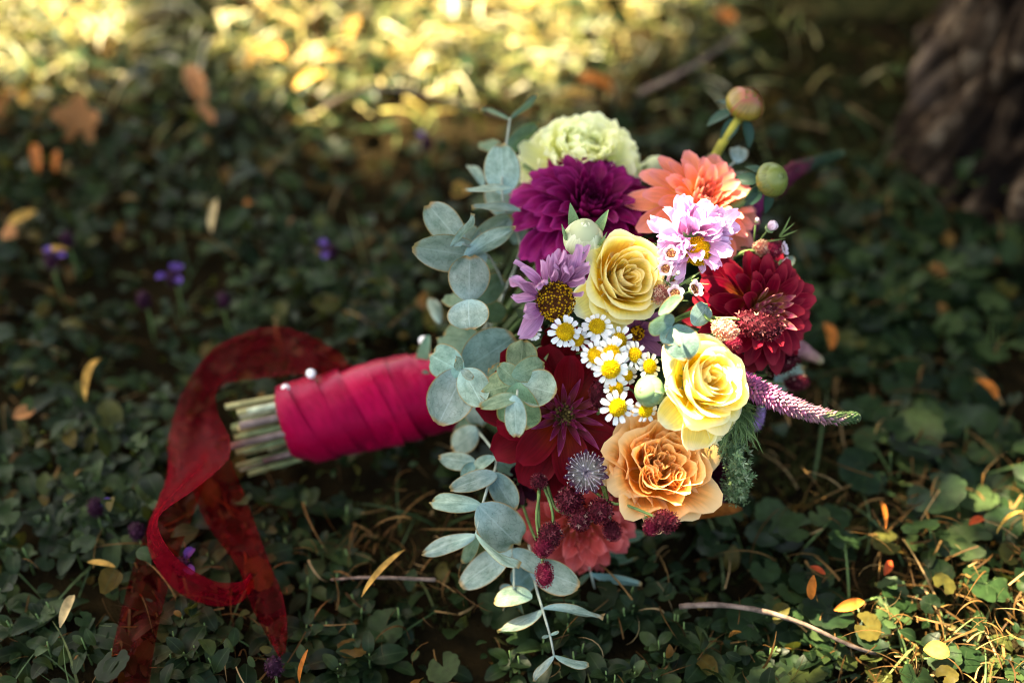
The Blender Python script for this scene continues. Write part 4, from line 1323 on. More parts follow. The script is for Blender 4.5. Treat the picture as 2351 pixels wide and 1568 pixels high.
# ------------------------------------------------------------------ eucalyptus
ELEAF = []
for s in range(10):
    rs_ = random.Random(s)
    ELEAF.append(petal('leaf', MT['euc'], 1.0, 1.0, (rs_.uniform(.48, .66), rs_.uniform(.42, .58)), (rs_.uniform(-.15, .4), rs_.uniform(-.9, .4)), rs_.uniform(-.45, .7), cuptip=rs_.uniform(-.3, .4), ruff=rs_.uniform(.03, .085), rf=rs_.uniform(5, 9), nu=12, nv=9, seed=s, notch=rs_.choice((0, 0, .04))))
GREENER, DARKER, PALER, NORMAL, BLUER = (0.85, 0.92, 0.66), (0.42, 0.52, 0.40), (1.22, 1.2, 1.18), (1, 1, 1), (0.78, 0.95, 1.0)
GE = 'eucalyptus sprigs of the bouquet'
def sprig(label, stem, leaves, r=0.0011, smat='euc_stem'):
    w0 = P(*stem[0])
    M = Matrix.Translation(w0)
    root = empty('eucalyptus_sprig', M, label, 'eucalyptus', GE)
    if stem:
        tube_part('stem', [P(*s) for s in stem], r, r * 0.7, MT[smat], root, M, n=18, seg=6)
    for lf_ in leaves:
        bx, by, tx_, ty_, w, db, dt, roll = lf_[:8]
        col = lf_[8] if len(lf_) > 8 else NORMAL
        a, b_ = P(bx, by, db), P(tx_, ty_, dt)
        yv = (b_ - a); L = yv.length; yv.normalize()
        view = (CAM - a).normalized()
        zv = (view - yv * view.dot(yv)).normalized()
        zv = Matrix.Rotation(roll, 3, yv) @ zv
        xv = yv.cross(zv)
        wd = w * K * 0.5 * (db + dt) / max(0.15, abs(math.cos(roll)))
        Ml = Matrix.Translation(a - w0) @ Matrix((xv, yv, zv)).transposed().to_4x4() @ Matrix.Diagonal((wd, L * 1.03, L, 1))
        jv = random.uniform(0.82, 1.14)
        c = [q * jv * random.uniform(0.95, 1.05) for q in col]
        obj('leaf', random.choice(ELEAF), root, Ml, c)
BX, BY, BD = 1030, 905, 1.09
sprig('upright eucalyptus sprig with tall oval grey leaf beside the lime flower',
      [(BX, BY, BD), (1190, 600, 1.06), (1165, 500, 1.04), (1152, 430, 1.03), (1163, 330, 1.045), (1171, 272, 1.06)],
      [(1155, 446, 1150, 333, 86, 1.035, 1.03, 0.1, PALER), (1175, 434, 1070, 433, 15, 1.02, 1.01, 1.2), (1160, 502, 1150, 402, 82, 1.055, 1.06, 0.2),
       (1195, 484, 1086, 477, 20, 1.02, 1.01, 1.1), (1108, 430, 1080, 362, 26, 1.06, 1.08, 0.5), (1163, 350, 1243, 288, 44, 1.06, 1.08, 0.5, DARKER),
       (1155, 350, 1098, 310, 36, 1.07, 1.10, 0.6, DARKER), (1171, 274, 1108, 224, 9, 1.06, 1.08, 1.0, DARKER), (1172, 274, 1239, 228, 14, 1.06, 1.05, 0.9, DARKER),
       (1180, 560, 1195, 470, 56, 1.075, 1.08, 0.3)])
sprig('left-reaching eucalyptus sprig with three overlapping pale grey leaves',
      [(BX, BY, BD), (1150, 700, 1.05), (1130, 600, 1.02), (1090, 572, 1.0), (1062, 560, 0.99)],
      [(1062, 562, 984, 472, 78, 0.995, 1.0, 0.1, PALER), (1118, 594, 949, 556, 88, 1.005, 1.01, -0.15), (1035, 566, 1106, 511, 15, 0.985, 0.98, 1.25, PALER),
       (1066, 592, 1179, 521, 44, 0.995, 1.0, 0.5, PALER), (1080, 560, 1150, 500, 54, 1.02, 1.04, 0.3), (1108, 592, 1150, 650, 50, 1.03, 1.05, 0.3), (1100, 580, 1060, 530, 60, 1.02, 1.03, 0.2)])
sprig('eucalyptus sprig with a round leaf above a half-folded pale leaf',
      [(BX, BY, BD), (1120, 760, 1.05), (1095, 715, 1.01), (1077, 690, 0.985)],
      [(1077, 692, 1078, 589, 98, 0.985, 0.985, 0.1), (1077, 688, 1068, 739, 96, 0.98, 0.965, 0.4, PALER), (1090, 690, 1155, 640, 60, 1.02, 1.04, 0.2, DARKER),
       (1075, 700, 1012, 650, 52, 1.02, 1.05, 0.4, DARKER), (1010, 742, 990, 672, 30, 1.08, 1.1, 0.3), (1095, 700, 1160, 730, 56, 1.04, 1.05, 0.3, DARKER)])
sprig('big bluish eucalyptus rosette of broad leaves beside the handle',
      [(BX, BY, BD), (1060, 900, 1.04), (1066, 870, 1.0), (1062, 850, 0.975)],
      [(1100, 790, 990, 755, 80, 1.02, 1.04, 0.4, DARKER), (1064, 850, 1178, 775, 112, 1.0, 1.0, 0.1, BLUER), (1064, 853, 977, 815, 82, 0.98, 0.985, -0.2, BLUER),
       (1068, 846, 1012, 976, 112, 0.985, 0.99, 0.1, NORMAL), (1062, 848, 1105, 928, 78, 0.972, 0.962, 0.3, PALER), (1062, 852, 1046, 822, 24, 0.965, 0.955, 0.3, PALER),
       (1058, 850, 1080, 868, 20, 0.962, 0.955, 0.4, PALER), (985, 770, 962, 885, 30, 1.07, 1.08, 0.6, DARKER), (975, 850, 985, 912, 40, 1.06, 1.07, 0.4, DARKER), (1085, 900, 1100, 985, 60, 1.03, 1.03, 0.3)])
sprig('greener eucalyptus rosette overlapping the dark red dahlia',
      [(BX, BY, BD), (1150, 930, 1.0), (1185, 890, 0.955), (1188, 895, 0.94), (1186, 916, 0.925)],
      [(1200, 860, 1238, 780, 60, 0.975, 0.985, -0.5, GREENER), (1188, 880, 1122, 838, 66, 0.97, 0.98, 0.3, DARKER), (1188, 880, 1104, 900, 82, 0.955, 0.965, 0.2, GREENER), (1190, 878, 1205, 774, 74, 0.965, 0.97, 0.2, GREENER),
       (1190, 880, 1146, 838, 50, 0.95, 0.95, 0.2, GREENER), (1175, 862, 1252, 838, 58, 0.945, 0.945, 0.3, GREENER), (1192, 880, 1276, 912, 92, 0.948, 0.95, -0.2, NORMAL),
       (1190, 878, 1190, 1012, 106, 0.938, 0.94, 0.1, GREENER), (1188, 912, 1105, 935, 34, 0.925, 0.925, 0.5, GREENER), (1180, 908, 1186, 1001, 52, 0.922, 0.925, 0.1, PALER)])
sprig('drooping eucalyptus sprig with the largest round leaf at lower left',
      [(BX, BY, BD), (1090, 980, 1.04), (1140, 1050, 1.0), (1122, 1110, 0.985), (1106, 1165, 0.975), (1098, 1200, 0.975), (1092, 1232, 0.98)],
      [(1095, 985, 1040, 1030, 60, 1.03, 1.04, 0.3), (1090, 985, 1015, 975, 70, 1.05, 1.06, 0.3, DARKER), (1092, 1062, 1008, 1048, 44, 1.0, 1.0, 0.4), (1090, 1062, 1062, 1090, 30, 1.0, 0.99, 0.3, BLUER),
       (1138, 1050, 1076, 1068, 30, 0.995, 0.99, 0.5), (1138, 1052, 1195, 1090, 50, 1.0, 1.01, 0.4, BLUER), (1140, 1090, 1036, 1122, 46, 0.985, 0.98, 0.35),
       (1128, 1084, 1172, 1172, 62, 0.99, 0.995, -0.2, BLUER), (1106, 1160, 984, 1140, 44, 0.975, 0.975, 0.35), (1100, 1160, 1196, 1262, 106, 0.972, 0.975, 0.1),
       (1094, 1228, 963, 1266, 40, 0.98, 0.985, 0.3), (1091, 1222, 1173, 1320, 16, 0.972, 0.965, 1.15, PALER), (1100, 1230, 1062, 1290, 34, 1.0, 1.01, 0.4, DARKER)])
sprig('hanging eucalyptus sprig ending in a tilted round leaf',
      [(1130, 1080, 1.02), (1170, 1200, 1.01), (1176, 1262, 1.0), (1180, 1310, 0.995), (1180, 1352, 0.99)],
      [(1174, 1262, 1060, 1342, 68, 1.0, 1.0, 0.35), (1178, 1262, 1252, 1312, 44, 0.995, 0.985, 0.6), (1215, 1300, 1340, 1330, 78, 1.0, 1.0, 0.3), (1222, 1370, 1134, 1364, 46, 0.985, 0.985, 0.9, PALER),
       (1180, 1350, 1235, 1300, 70, 1.01, 1.02, 0.3, BLUER), (1185, 1360, 1160, 1415, 70, 1.0, 1.01, 0.4, DARKER), (1180, 1350, 1120, 1385, 50, 1.0, 1.01, 0.6, BLUER)])
sprig('lowest eucalyptus sprig with a forked tip pointing down',
      [(1215, 1250, 1.02), (1228, 1335, 1.0), (1246, 1400, 0.985), (1262, 1455, 0.975), (1272, 1505, 0.97)],
      [(1246, 1398, 1146, 1452, 28, 0.985, 0.985, 0.8), (1246, 1398, 1384, 1410, 20, 0.985, 0.98, 0.95), (1272, 1504, 1215, 1553, 18, 0.97, 0.965, 0.6), (1273, 1504, 1347, 1540, 18, 0.97, 0.965, 0.7),
       (1263, 1458, 1280, 1452, 8, 0.975, 0.97, 0.3), (1262, 1458, 1246, 1462, 8, 0.975, 0.97, 0.3)])
sprig('dim eucalyptus sprig in the shadow under the salmon dahlia',
      [(1300, 1150, 1.03), (1345, 1270, 1.03), (1357, 1318, 1.03), (1365, 1350, 1.035)],
      [(1350, 1268, 1468, 1292, 34, 1.04, 1.05, 0.5, DARKER), (1356, 1316, 1470, 1342, 22, 1.03, 1.03, 0.6, BLUER), (1354, 1318, 1318, 1350, 14, 1.03, 1.03, 0.6, DARKER), (1400, 1240, 1480, 1225, 30, 1.04, 1.05, 0.4, DARKER)])
sprig('blue eucalyptus tip with cupped leaves between the two yellow roses',
      [(BX, BY, BD), (1480, 800, 1.0), (1540, 780, 0.95), (1545, 755, 0.925), (1548, 775, 0.915)],
      [(1545, 745, 1484, 722, 62, 0.925, 0.92, -0.5, BLUER), (1512, 720, 1588, 700, 34, 0.922, 0.912, -0.6, DARKER), (1552, 745, 1575, 826, 84, 0.918, 0.915, 0.3, (0.55, 0.68, 0.68)), (1545, 750, 1530, 790, 46, 0.925, 0.92, 0.3, BLUER),  # upper and lower leaf tinted darker to offset the sun patch on them
       (1590, 745, 1632, 700, 50, 0.95, 0.95, 0.3, BLUER), (1547, 755, 1558, 790, 14, 0.912, 0.905, 0.4, GREENER)])
sprig('small eucalyptus sprig behind the coral dahlia below the upper bud',
      [(BX, BY, BD), (1560, 500, 1.07), (1640, 420, 1.06), (1660, 395, 1.06), (1690, 370, 1.06)],
      [(1655, 400, 1625, 358, 40, 1.06, 1.07, 0.2), (1690, 375, 1702, 328, 44, 1.06, 1.07, 0.1), (1660, 402, 1730, 408, 26, 1.05, 1.05, 0.5), (1650, 405, 1640, 440, 46, 1.06, 1.05, 0.3, PALER), (1800, 610, 1822, 588, 24, 1.03, 1.03, 0.2),
       (1780, 880, 1850, 850, 60, 1.05, 1.07, 0.3)])

# inner foliage that fills the dome between the flowers
M0 = Matrix.Translation(HEADC)
fol = empty('bouquet_greenery', M0, 'dark green leaves packed between the flowers of the bouquet', 'foliage')
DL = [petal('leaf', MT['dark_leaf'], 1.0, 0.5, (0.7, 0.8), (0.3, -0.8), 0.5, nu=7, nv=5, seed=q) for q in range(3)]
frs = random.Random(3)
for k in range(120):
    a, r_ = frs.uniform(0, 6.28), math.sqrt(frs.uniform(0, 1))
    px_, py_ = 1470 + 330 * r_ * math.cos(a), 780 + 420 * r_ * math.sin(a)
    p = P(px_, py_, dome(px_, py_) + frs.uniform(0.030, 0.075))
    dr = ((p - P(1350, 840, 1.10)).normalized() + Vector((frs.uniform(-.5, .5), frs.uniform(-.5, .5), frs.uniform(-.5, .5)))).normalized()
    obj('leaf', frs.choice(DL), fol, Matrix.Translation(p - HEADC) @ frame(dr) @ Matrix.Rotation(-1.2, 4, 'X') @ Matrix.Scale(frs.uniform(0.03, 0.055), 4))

# ------------------------------------------------------------------ roses
def rose_petal(name, mat, rt, h, span, p, flare, curl, lean, ruff, seed, rb=0.30, edge=0.18, nu=9, nv=10):
    rs_ = random.Random(seed)
    ph, ph2 = rs_.uniform(0, 6.28), rs_.uniform(0, 6.28)
    v, uv = [], []
    for i in range(nu):
        u = i / (nu - 1)
        for j in range(nv):
            t = -1 + 2 * j / (nv - 1)
            hv = 1 - edge * abs(t) ** 2.6 + 0.03 * math.sin(5 * t + ph2)
            uu = u * hv
            r_ = rt * (rb + (1 - rb) * math.sin(min(uu, 1) * math.pi / 2) ** p)
            c = max(0.0, (uu - 0.62) / 0.38)
            r_ += rt * flare * c * c
            z = h * (uu - curl * c * c * c)
            r_ += lean * t * rt
            r_ += ruff * u * u * math.sin(6 * t + ph)
            z += ruff * 0.6 * u * u * math.sin(8 * t + ph2)
            a = t * span * 0.5 * (0.55 + 0.45 * min(1, u * 2.2))
            v.append((r_ * math.sin(a), r_ * math.cos(a), z))
            uv.append((j / (nv - 1), u))
    return mesh(name, v, grid_faces(nu, nv), mat, uv)

def rose(root, mat, R, n=30, deep=(1.04, .97, .9), pale=(1.02, 1.04, 1.15), H=1.0, rs=None, outer=6, ruff=0.02, quart=0):
    S = Matrix.Scale(R, 4)
    for i in range(n):
        t = i / (n - 1)
        phi = i * 2.39996 + rs.uniform(-.4, .4)
        rt = (0.04 + 0.80 * t ** 0.95) * rs.uniform(0.93, 1.07)
        h = H * (0.84 + 0.16 * math.sin(t * 2.6)) * rs.uniform(0.93, 1.05)
        span = 3.0 - 0.9 * t
        fl = 0.02 + 0.16 * t * rs.uniform(0.3, 1.5)
        me = rose_petal('petal', mat, rt, h, span, 0.62, fl, 0.10 * t * rs.uniform(0, 1.6), 0.10 * rs.choice((-1, 1, 1)), ruff * (0.6 + t), rs.randint(0, 9999), rb=0.35, edge=rs.uniform(0.16, 0.36), nu=10, nv=12)
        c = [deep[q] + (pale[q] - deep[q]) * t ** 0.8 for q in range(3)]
        off = 0.05 * (1 - t) + 0.02
        obj('petal', me, root, Matrix.Translation((rs.uniform(-off, off) * R, rs.uniform(-off, off) * R, 0)) @ Matrix.Rotation(phi, 4, 'Z') @ Matrix.Rotation(rs.uniform(-.10, .06), 4, 'X') @ S, c)
    for i in range(outer):
        phi = i * 2.39996 * 1.0 + 0.6 + rs.uniform(-.25, .25)
        me = rose_petal('petal', mat, 0.90 + 0.08 * rs.random(), H * rs.uniform(0.70, 0.92), 1.9, 0.55, 0.16 + 0.22 * rs.random(), rs.uniform(0.1, 0.4), 0.05, ruff * 2.0, rs.randint(0, 9999), rb=0.2, edge=rs.uniform(0.2, 0.34), nu=11, nv=14)
        obj('petal', me, root, Matrix.Rotation(phi, 4, 'Z') @ Matrix.Translation((0, 0, -0.06 * R)) @ Matrix.Rotation(rs.uniform(-.2, .05), 4, 'X') @ S, pale)
    for g_ in range(quart):
        ga = g_ * 6.283 / quart + rs.uniform(-.2, .2)
        for q in range(5):
            rt = 0.05 + 0.052 * q
            me = rose_petal('petal', mat, rt, 0.80 * H * (1 - 0.03 * q), 3.6, 0.8, 0.25, 0.0, 0.12, 0.018, rs.randint(0, 9999), rb=0.5)
            obj('petal', me, root, Matrix.Rotation(ga, 4, 'Z') @ Matrix.Translation((0, 0.33 * R, 0.06 * R)) @ Matrix.Rotation(-0.25, 4, 'X') @ Matrix.Rotation(math.pi + q * 0.5 + rs.uniform(-.5, .5), 4, 'Z') @ S, deep)

SEP = petal('sepal', MT['sepal'], 1.0, 0.32, (0.4, 0.9), (-0.2, -0.9), 0.8, nu=7, nv=5)
def sepals(root, R, n=5, L=0.9, e=0.2, z=-0.02, me=None, name='sepal', rs=random):
    for k in range(n):
        obj(name, me or SEP, root, Matrix.Rotation(k * 6.283 / n + rs.uniform(-.2, .2), 4, 'Z') @ Matrix.Translation((0, R * .25, z * R)) @ Matrix.Rotation(e + rs.uniform(-.3, .3), 4, 'X') @ Matrix.Scale(L * R, 4))

rs1 = random.Random(21)
root, M = flower('yellow_rose', 'fully open yellow rose beside the pale bud, above the white daisies', 'rose', 1414, 648, (0.44, 0.20, 0.88), d=0.968, twist=0.4)
rose(root, MT['yellow_rose'], 0.0274, 24, H=0.95, rs=rs1, outer=7, ruff=0.018); receptacle(root, 0.010, MT['sepal']); sepals(root, 0.026, rs=rs1)
# hanging guard petals of the upper rose
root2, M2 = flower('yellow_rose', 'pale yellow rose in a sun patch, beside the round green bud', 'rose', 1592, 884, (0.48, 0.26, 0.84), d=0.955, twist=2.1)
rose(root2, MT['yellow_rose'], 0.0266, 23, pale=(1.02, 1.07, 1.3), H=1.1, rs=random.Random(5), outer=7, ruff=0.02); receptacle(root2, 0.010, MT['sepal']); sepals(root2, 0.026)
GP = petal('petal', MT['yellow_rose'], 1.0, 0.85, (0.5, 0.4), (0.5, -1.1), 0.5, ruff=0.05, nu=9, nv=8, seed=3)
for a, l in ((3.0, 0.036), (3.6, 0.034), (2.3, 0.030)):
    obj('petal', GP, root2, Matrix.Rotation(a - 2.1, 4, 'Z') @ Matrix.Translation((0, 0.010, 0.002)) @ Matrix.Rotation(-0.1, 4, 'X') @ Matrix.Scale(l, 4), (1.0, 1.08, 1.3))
for a, l in ((2.1, 0.032), (2.75, 0.032)):
    obj('petal', GP, root, Matrix.Rotation(a - 0.4, 4, 'Z') @ Matrix.Translation((0, 0.009, 0.001)) @ Matrix.Rotation(0.0, 4, 'X') @ Matrix.Scale(l, 4), (1.0, 1.1, 1.5))
root, M = flower('peach_rose', 'large ruffled peach garden rose at the bottom of the bouquet', 'rose', 1506, 1082, (0.22, 0.34, 0.91), d=0.975, twist=1.0)
rose(root, MT['peach_rose'], 0.0330, 22, deep=(1.0, 1.0, 0.95), pale=(1.03, 1.08, 1.2), H=0.86, rs=random.Random(9), outer=9, ruff=0.075, quart=4); receptacle(root, 0.012, MT['sepal'])

# ------------------------------------------------------------------ dahlias
def dahlia(root, mo, mi, R, n_out, n_in, seed, outp, inp, e_out=(0.75, -0.25), e_in=(1.45, 0.8), l_out=(0.75, 1.0), l_in=(0.2, 0.6), col=None, colin=None):
    rs_ = random.Random(seed)
    om = [petal('petal', mo, seed=seed + q, **outp) for q in range(4)]
    im = [petal('petal', mi, seed=seed + 10 + q, **inp) for q in range(3)]
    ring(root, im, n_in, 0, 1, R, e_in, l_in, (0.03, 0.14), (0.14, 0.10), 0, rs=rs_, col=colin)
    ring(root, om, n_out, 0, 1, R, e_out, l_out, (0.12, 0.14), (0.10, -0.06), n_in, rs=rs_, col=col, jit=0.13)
    receptacle(root, R * 0.25, MT['sepal'])

root, M = flower('purple_dahlia', 'magenta purple dahlia below the lime flower', 'dahlia', 1350, 490, (0.16, 0.50, 0.85), d=1.035)
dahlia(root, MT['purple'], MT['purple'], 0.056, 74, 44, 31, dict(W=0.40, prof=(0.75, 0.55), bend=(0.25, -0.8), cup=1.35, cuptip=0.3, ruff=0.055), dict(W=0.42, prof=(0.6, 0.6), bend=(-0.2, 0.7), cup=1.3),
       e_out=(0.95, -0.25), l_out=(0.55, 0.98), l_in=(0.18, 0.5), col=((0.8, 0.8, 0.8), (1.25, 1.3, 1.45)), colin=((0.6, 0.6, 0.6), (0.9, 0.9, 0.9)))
root, M = flower('crimson_dahlia', 'crimson dahlia with yellow streaked inner petals at the right', 'dahlia', 1736, 712, (0.40, 0.02, 0.90), d=1.0)
dahlia(root, MT['crimson'], MT['crimson_in'], 0.042, 62, 34, 41, dict(W=0.42, prof=(0.75, 0.55), bend=(0.35, -0.55), cup=1.0, cuptip=0.5, ruff=0.02), dict(W=0.30, prof=(0.7, 0.7), bend=(0.1, 0.3), cup=1.2),
       e_out=(0.85, -0.35), l_out=(0.7, 1.05), l_in=(0.3, 0.68))
root, M = flower('red_dahlia', 'very dark red open dahlia behind the green eucalyptus rosette', 'dahlia', 1292, 952, (0.10, 0.05, 0.99), d=0.985)
dahlia(root, MT['red'], MT['red_in'], 0.056, 22, 34, 51, dict(W=0.60, prof=(0.6, 0.42), bend=(0.2, -0.45), cup=0.5, ruff=0.04), dict(W=0.26, prof=(0.6, 0.8), bend=(0.3, -0.6), cup=1.1),
       e_out=(0.42, -0.12), l_out=(0.70, 1.0), e_in=(1.3, 0.5), l_in=(0.14, 0.50))
bumps('flower_centre', bulk_mat('dahlia_centre', [(0, (0.05, 0.03, 0.008)), (0.7, (0.16, 0.11, 0.03)), (1, (0.30, 0.24, 0.08))], 0.6, 0.1), 60, 0.0075, 0.0, 0.0016, 0.7, root, Matrix.Translation((0, 0, 0.0085)))
root, M = flower('coral_dahlia', 'coral orange dahlia above the pink flower, under the two buds', 'dahlia', 1605, 478, (0.30, 0.45, 0.84), d=1.02)
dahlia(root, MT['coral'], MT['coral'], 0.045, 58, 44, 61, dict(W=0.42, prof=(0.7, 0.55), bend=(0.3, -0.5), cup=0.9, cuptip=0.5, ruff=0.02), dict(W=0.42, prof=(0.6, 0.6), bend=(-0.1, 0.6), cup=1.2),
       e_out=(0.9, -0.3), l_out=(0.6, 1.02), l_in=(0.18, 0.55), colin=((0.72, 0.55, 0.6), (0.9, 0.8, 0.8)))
root, M = flower('salmon_dahlia', 'salmon red dahlia at the bottom of the bouquet behind the burnet heads', 'dahlia', 1330, 1190, (0.05, -0.40, 0.92), d=1.03)
dahlia(root, MT['salmon'], MT['salmon'], 0.044, 44, 20, 71, dict(W=0.5, prof=(0.65, 0.45), bend=(0.4, -0.6), cup=0.8, cuptip=0.3, ruff=0.08), dict(W=0.45, prof=(0.6, 0.5), bend=(0.0, 0.4), cup=1.1, ruff=0.06),
       e_out=(0.9, -0.3), l_out=(0.6, 1.0), l_in=(0.25, 0.55))
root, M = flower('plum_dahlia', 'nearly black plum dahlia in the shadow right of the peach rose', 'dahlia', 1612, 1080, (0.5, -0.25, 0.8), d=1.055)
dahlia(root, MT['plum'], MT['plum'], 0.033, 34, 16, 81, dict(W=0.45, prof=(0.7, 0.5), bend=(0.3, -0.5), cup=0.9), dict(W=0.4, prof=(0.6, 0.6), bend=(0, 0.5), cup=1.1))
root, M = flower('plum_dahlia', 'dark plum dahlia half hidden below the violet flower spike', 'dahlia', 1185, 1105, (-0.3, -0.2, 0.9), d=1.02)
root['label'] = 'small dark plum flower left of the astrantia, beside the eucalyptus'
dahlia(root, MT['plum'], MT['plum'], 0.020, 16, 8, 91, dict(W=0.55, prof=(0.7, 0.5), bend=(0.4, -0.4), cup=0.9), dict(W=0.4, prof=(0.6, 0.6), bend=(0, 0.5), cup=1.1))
root, M = flower('maroon_dahlia', 'dark maroon dahlia in the gap between purple dahlia and pink flower', 'dahlia', 1500, 535, (0.1, 0.1, 0.97), d=1.045)
dahlia(root, MT['red'], MT['red'], 0.036, 30, 10, 95, dict(W=0.55, prof=(0.7, 0.5), bend=(0.3, -0.5), cup=0.8), dict(W=0.4, prof=(0.6, 0.6), bend=(0, 0.5), cup=1.1))

# ------------------------------------------------------------------ lime carnation
root, M = flower('lime_carnation', 'pale lime ruffled carnation at the top of the bouquet', 'carnation', 1330, 398, (0.10, 0.62, 0.78), d=1.075)
lm = [petal('petal', MT['lime'], 1.0, 0.70, (0.9, 0.32), (0.30, -0.55 + 0.2 * q), 0.45, ruff=0.085, rf=9, nu=11, nv=11, seed=q, notch=0.06) for q in range(5)]
rsl = random.Random(8)
ring(root, lm, 40, 0, 1, 0.047, (1.5, 0.85), (0.62, 0.82), (0.02, 0.16), (0.16, 0.06), 0, rs=rsl, jit=0.2, col=((0.95, 0.97, 0.85), (1, 1, 1)))
ring(root, lm, 46, 0, 1, 0.047, (0.80, -0.35), (0.82, 0.95), (0.10, 0.14), (0.06, -0.08), 58, rs=rsl, jit=0.28)
receptacle(root, 0.014, MT['sepal'])

# ------------------------------------------------------------------ mauve and pink daisies
root, M = flower('mauve_cosmos', 'withered mauve daisy with a large ochre centre at the left', 'daisy', 1275, 692, (0.10, -0.10, 0.97), d=0.945)
bumps('flower_centre', MT['discdark'], 260, 0.0130, 0.0, 0.00095, 0.55, root, Matrix.Translation((0, 0, -0.001)), cmat=MT['discdark'])
mrs = random.Random(4)
mm = [petal('petal', MT['mauve'], 1.0, 0.36, (0.6, 0.5), (0.5, -0.8 + 0.5 * q), 1.3, cuptip=0.9, ruff=0.07, rf=10, nu=10, nv=7, seed=q) for q in range(4)]
def daisy_petal(root, meshes, ang_, L, e, rb, w=1.0, tw=0.0, z=-0.002, c=None):
    obj('petal', mrs.choice(meshes), root, Matrix.Rotation(ang_ - math.pi / 2, 4, 'Z') @ Matrix.Translation((0, rb, z)) @ Matrix.Rotation(e, 4, 'X') @ Matrix.Rotation(tw, 4, 'Y') @ Matrix.Diagonal((L * w, L, L, 1)), c)
for k in range(26):
    daisy_petal(root, mm, math.radians(mrs.uniform(48, 140)), mrs.uniform(0.020, 0.033), mrs.uniform(-.1, 0.55), 0.0125, mrs.uniform(0.7, 1.1), mrs.uniform(-.9, .9))
daisy_petal(root, mm, math.radians(168), 0.036, 0.25, 0.011, 0.8, 0.5)
daisy_petal(root, mm, math.radians(160), 0.028, 0.2, 0.011, 1.0, -0.4)
daisy_petal(root, mm, math.radians(205), 0.027, 0.15, 0.010, 1.5, 0.2)
daisy_petal(root, mm, math.radians(215), 0.030, 0.05, 0.010, 1.6, -0.2)
daisy_petal(root, mm, math.radians(270), 0.014, 0.0, 0.011, 1.0, -0.2)
daisy_petal(root, mm, math.radians(30), 0.016, 0.8, 0.011, 1.0, 0.5)
receptacle(root, 0.011, MT['sepal'])
root, M = flower('pink_daisy', 'frilly pink daisy with a sunlit patch, in front of the coral dahlia', 'daisy', 1588, 550, (0.12, 0.02, 0.99), d=0.965)
bumps('flower_centre', MT['disc'], 160, 0.0095, 0.0, 0.0009, 0.55, root, Matrix.Translation((0.0025, -0.0085, 0.006)), cmat=MT['disc'])
pm = [petal('petal', MT['pink'], 1.0, 0.52, (0.7, 0.35), (0.4, -0.7 + 0.35 * q), 0.9, cuptip=0.4, ruff=0.08, rf=11, nu=9, nv=7, seed=q) for q in range(4)]
for k in range(64):
    a = mrs.uniform(0, 6.283)
    up = math.sin(a) > -0.2
    daisy_petal(root, pm, a, mrs.uniform(0.016, 0.027) * (1.1 if up else 0.95), mrs.uniform(0.0, 1.15), mrs.uniform(0.004, 0.012), mrs.uniform(0.8, 1.1), mrs.uniform(-.7, .7), z=mrs.uniform(-0.004, 0.003))
receptacle(root, 0.011, MT['sepal'])
root, M = flower('mauve_cosmos', 'dim mauve petals showing under the upper yellow rose', 'daisy', 1462, 765, (0.1, -0.1, 0.97), d=0.985)
for k in range(9):
    daisy_petal(root, mm, k * 0.7, 0.020, 0.25, 0.004, 1.5, mrs.uniform(-.3, .3), c=(0.55, 0.45, 0.6))
bumps('flower_centre', MT['discdark'], 60, 0.005, 0.0, 0.001, 0.5, root)

# ------------------------------------------------------------------ white feverfew daisies
WP = [petal('petal', MT['white'], 1.0, 0.62, (0.55, 0.28), (0.15, -0.35 + 0.2 * q), 0.35, nu=7, nv=5, seed=q, notch=0.05) for q in range(3)]
CH = [
    (1298, 762, .936, (0, .1, 1), 1.05, 'uppermost left white daisy next to the mauve flower'), (1326, 780, .944, (.2, -.1, 1), .75, 'half hidden white daisy right below the uppermost left one'),
    (1371, 750, .943, (.1, .2, 1), .95, 'white daisy touching the lower petals of the upper yellow rose'), (1420, 782, .943, (.25, .15, 1), .95, 'white daisy under the petal tip of the upper yellow rose'),
    (1369, 816, .932, (-.1, 0, 1), 1.0, 'left one of the two white daisies side by side in the cluster middle'), (1404, 811, .930, (.1, .05, 1), 1.0, 'right one of the two white daisies side by side in the cluster middle'),
    (1402, 847, .926, (0, -.05, 1), 1.1, 'white daisy in the very middle of the cluster, wide open'), (1458, 816, .938, (.3, .1, 1), .9, 'white daisy at the right of the cluster, left of the lower rose'),
    (1491, 842, .940, (.6, .05, .8), .9, 'white daisy seen half side-on, nearest the lower yellow rose'), (1415, 891, .938, (0, -.2, 1), .8, 'partly hidden white daisy left of the green bud'),
    (1418, 935, .928, (-.05, -.1, 1), 1.05, 'lowest large white daisy above the red dahlia edge'), (1482, 942, .936, (.1, -.4, .9), .85, 'white daisy directly below the green bud'),
    (1440, 862, .944, (.3, -.1, .9), .7, 'small hidden white daisy right of the cluster middle'), (1222, 762, .975, (-.3, -.1, .9), .6, 'tiny white daisy under the mauve flower, left of the cluster'),
]
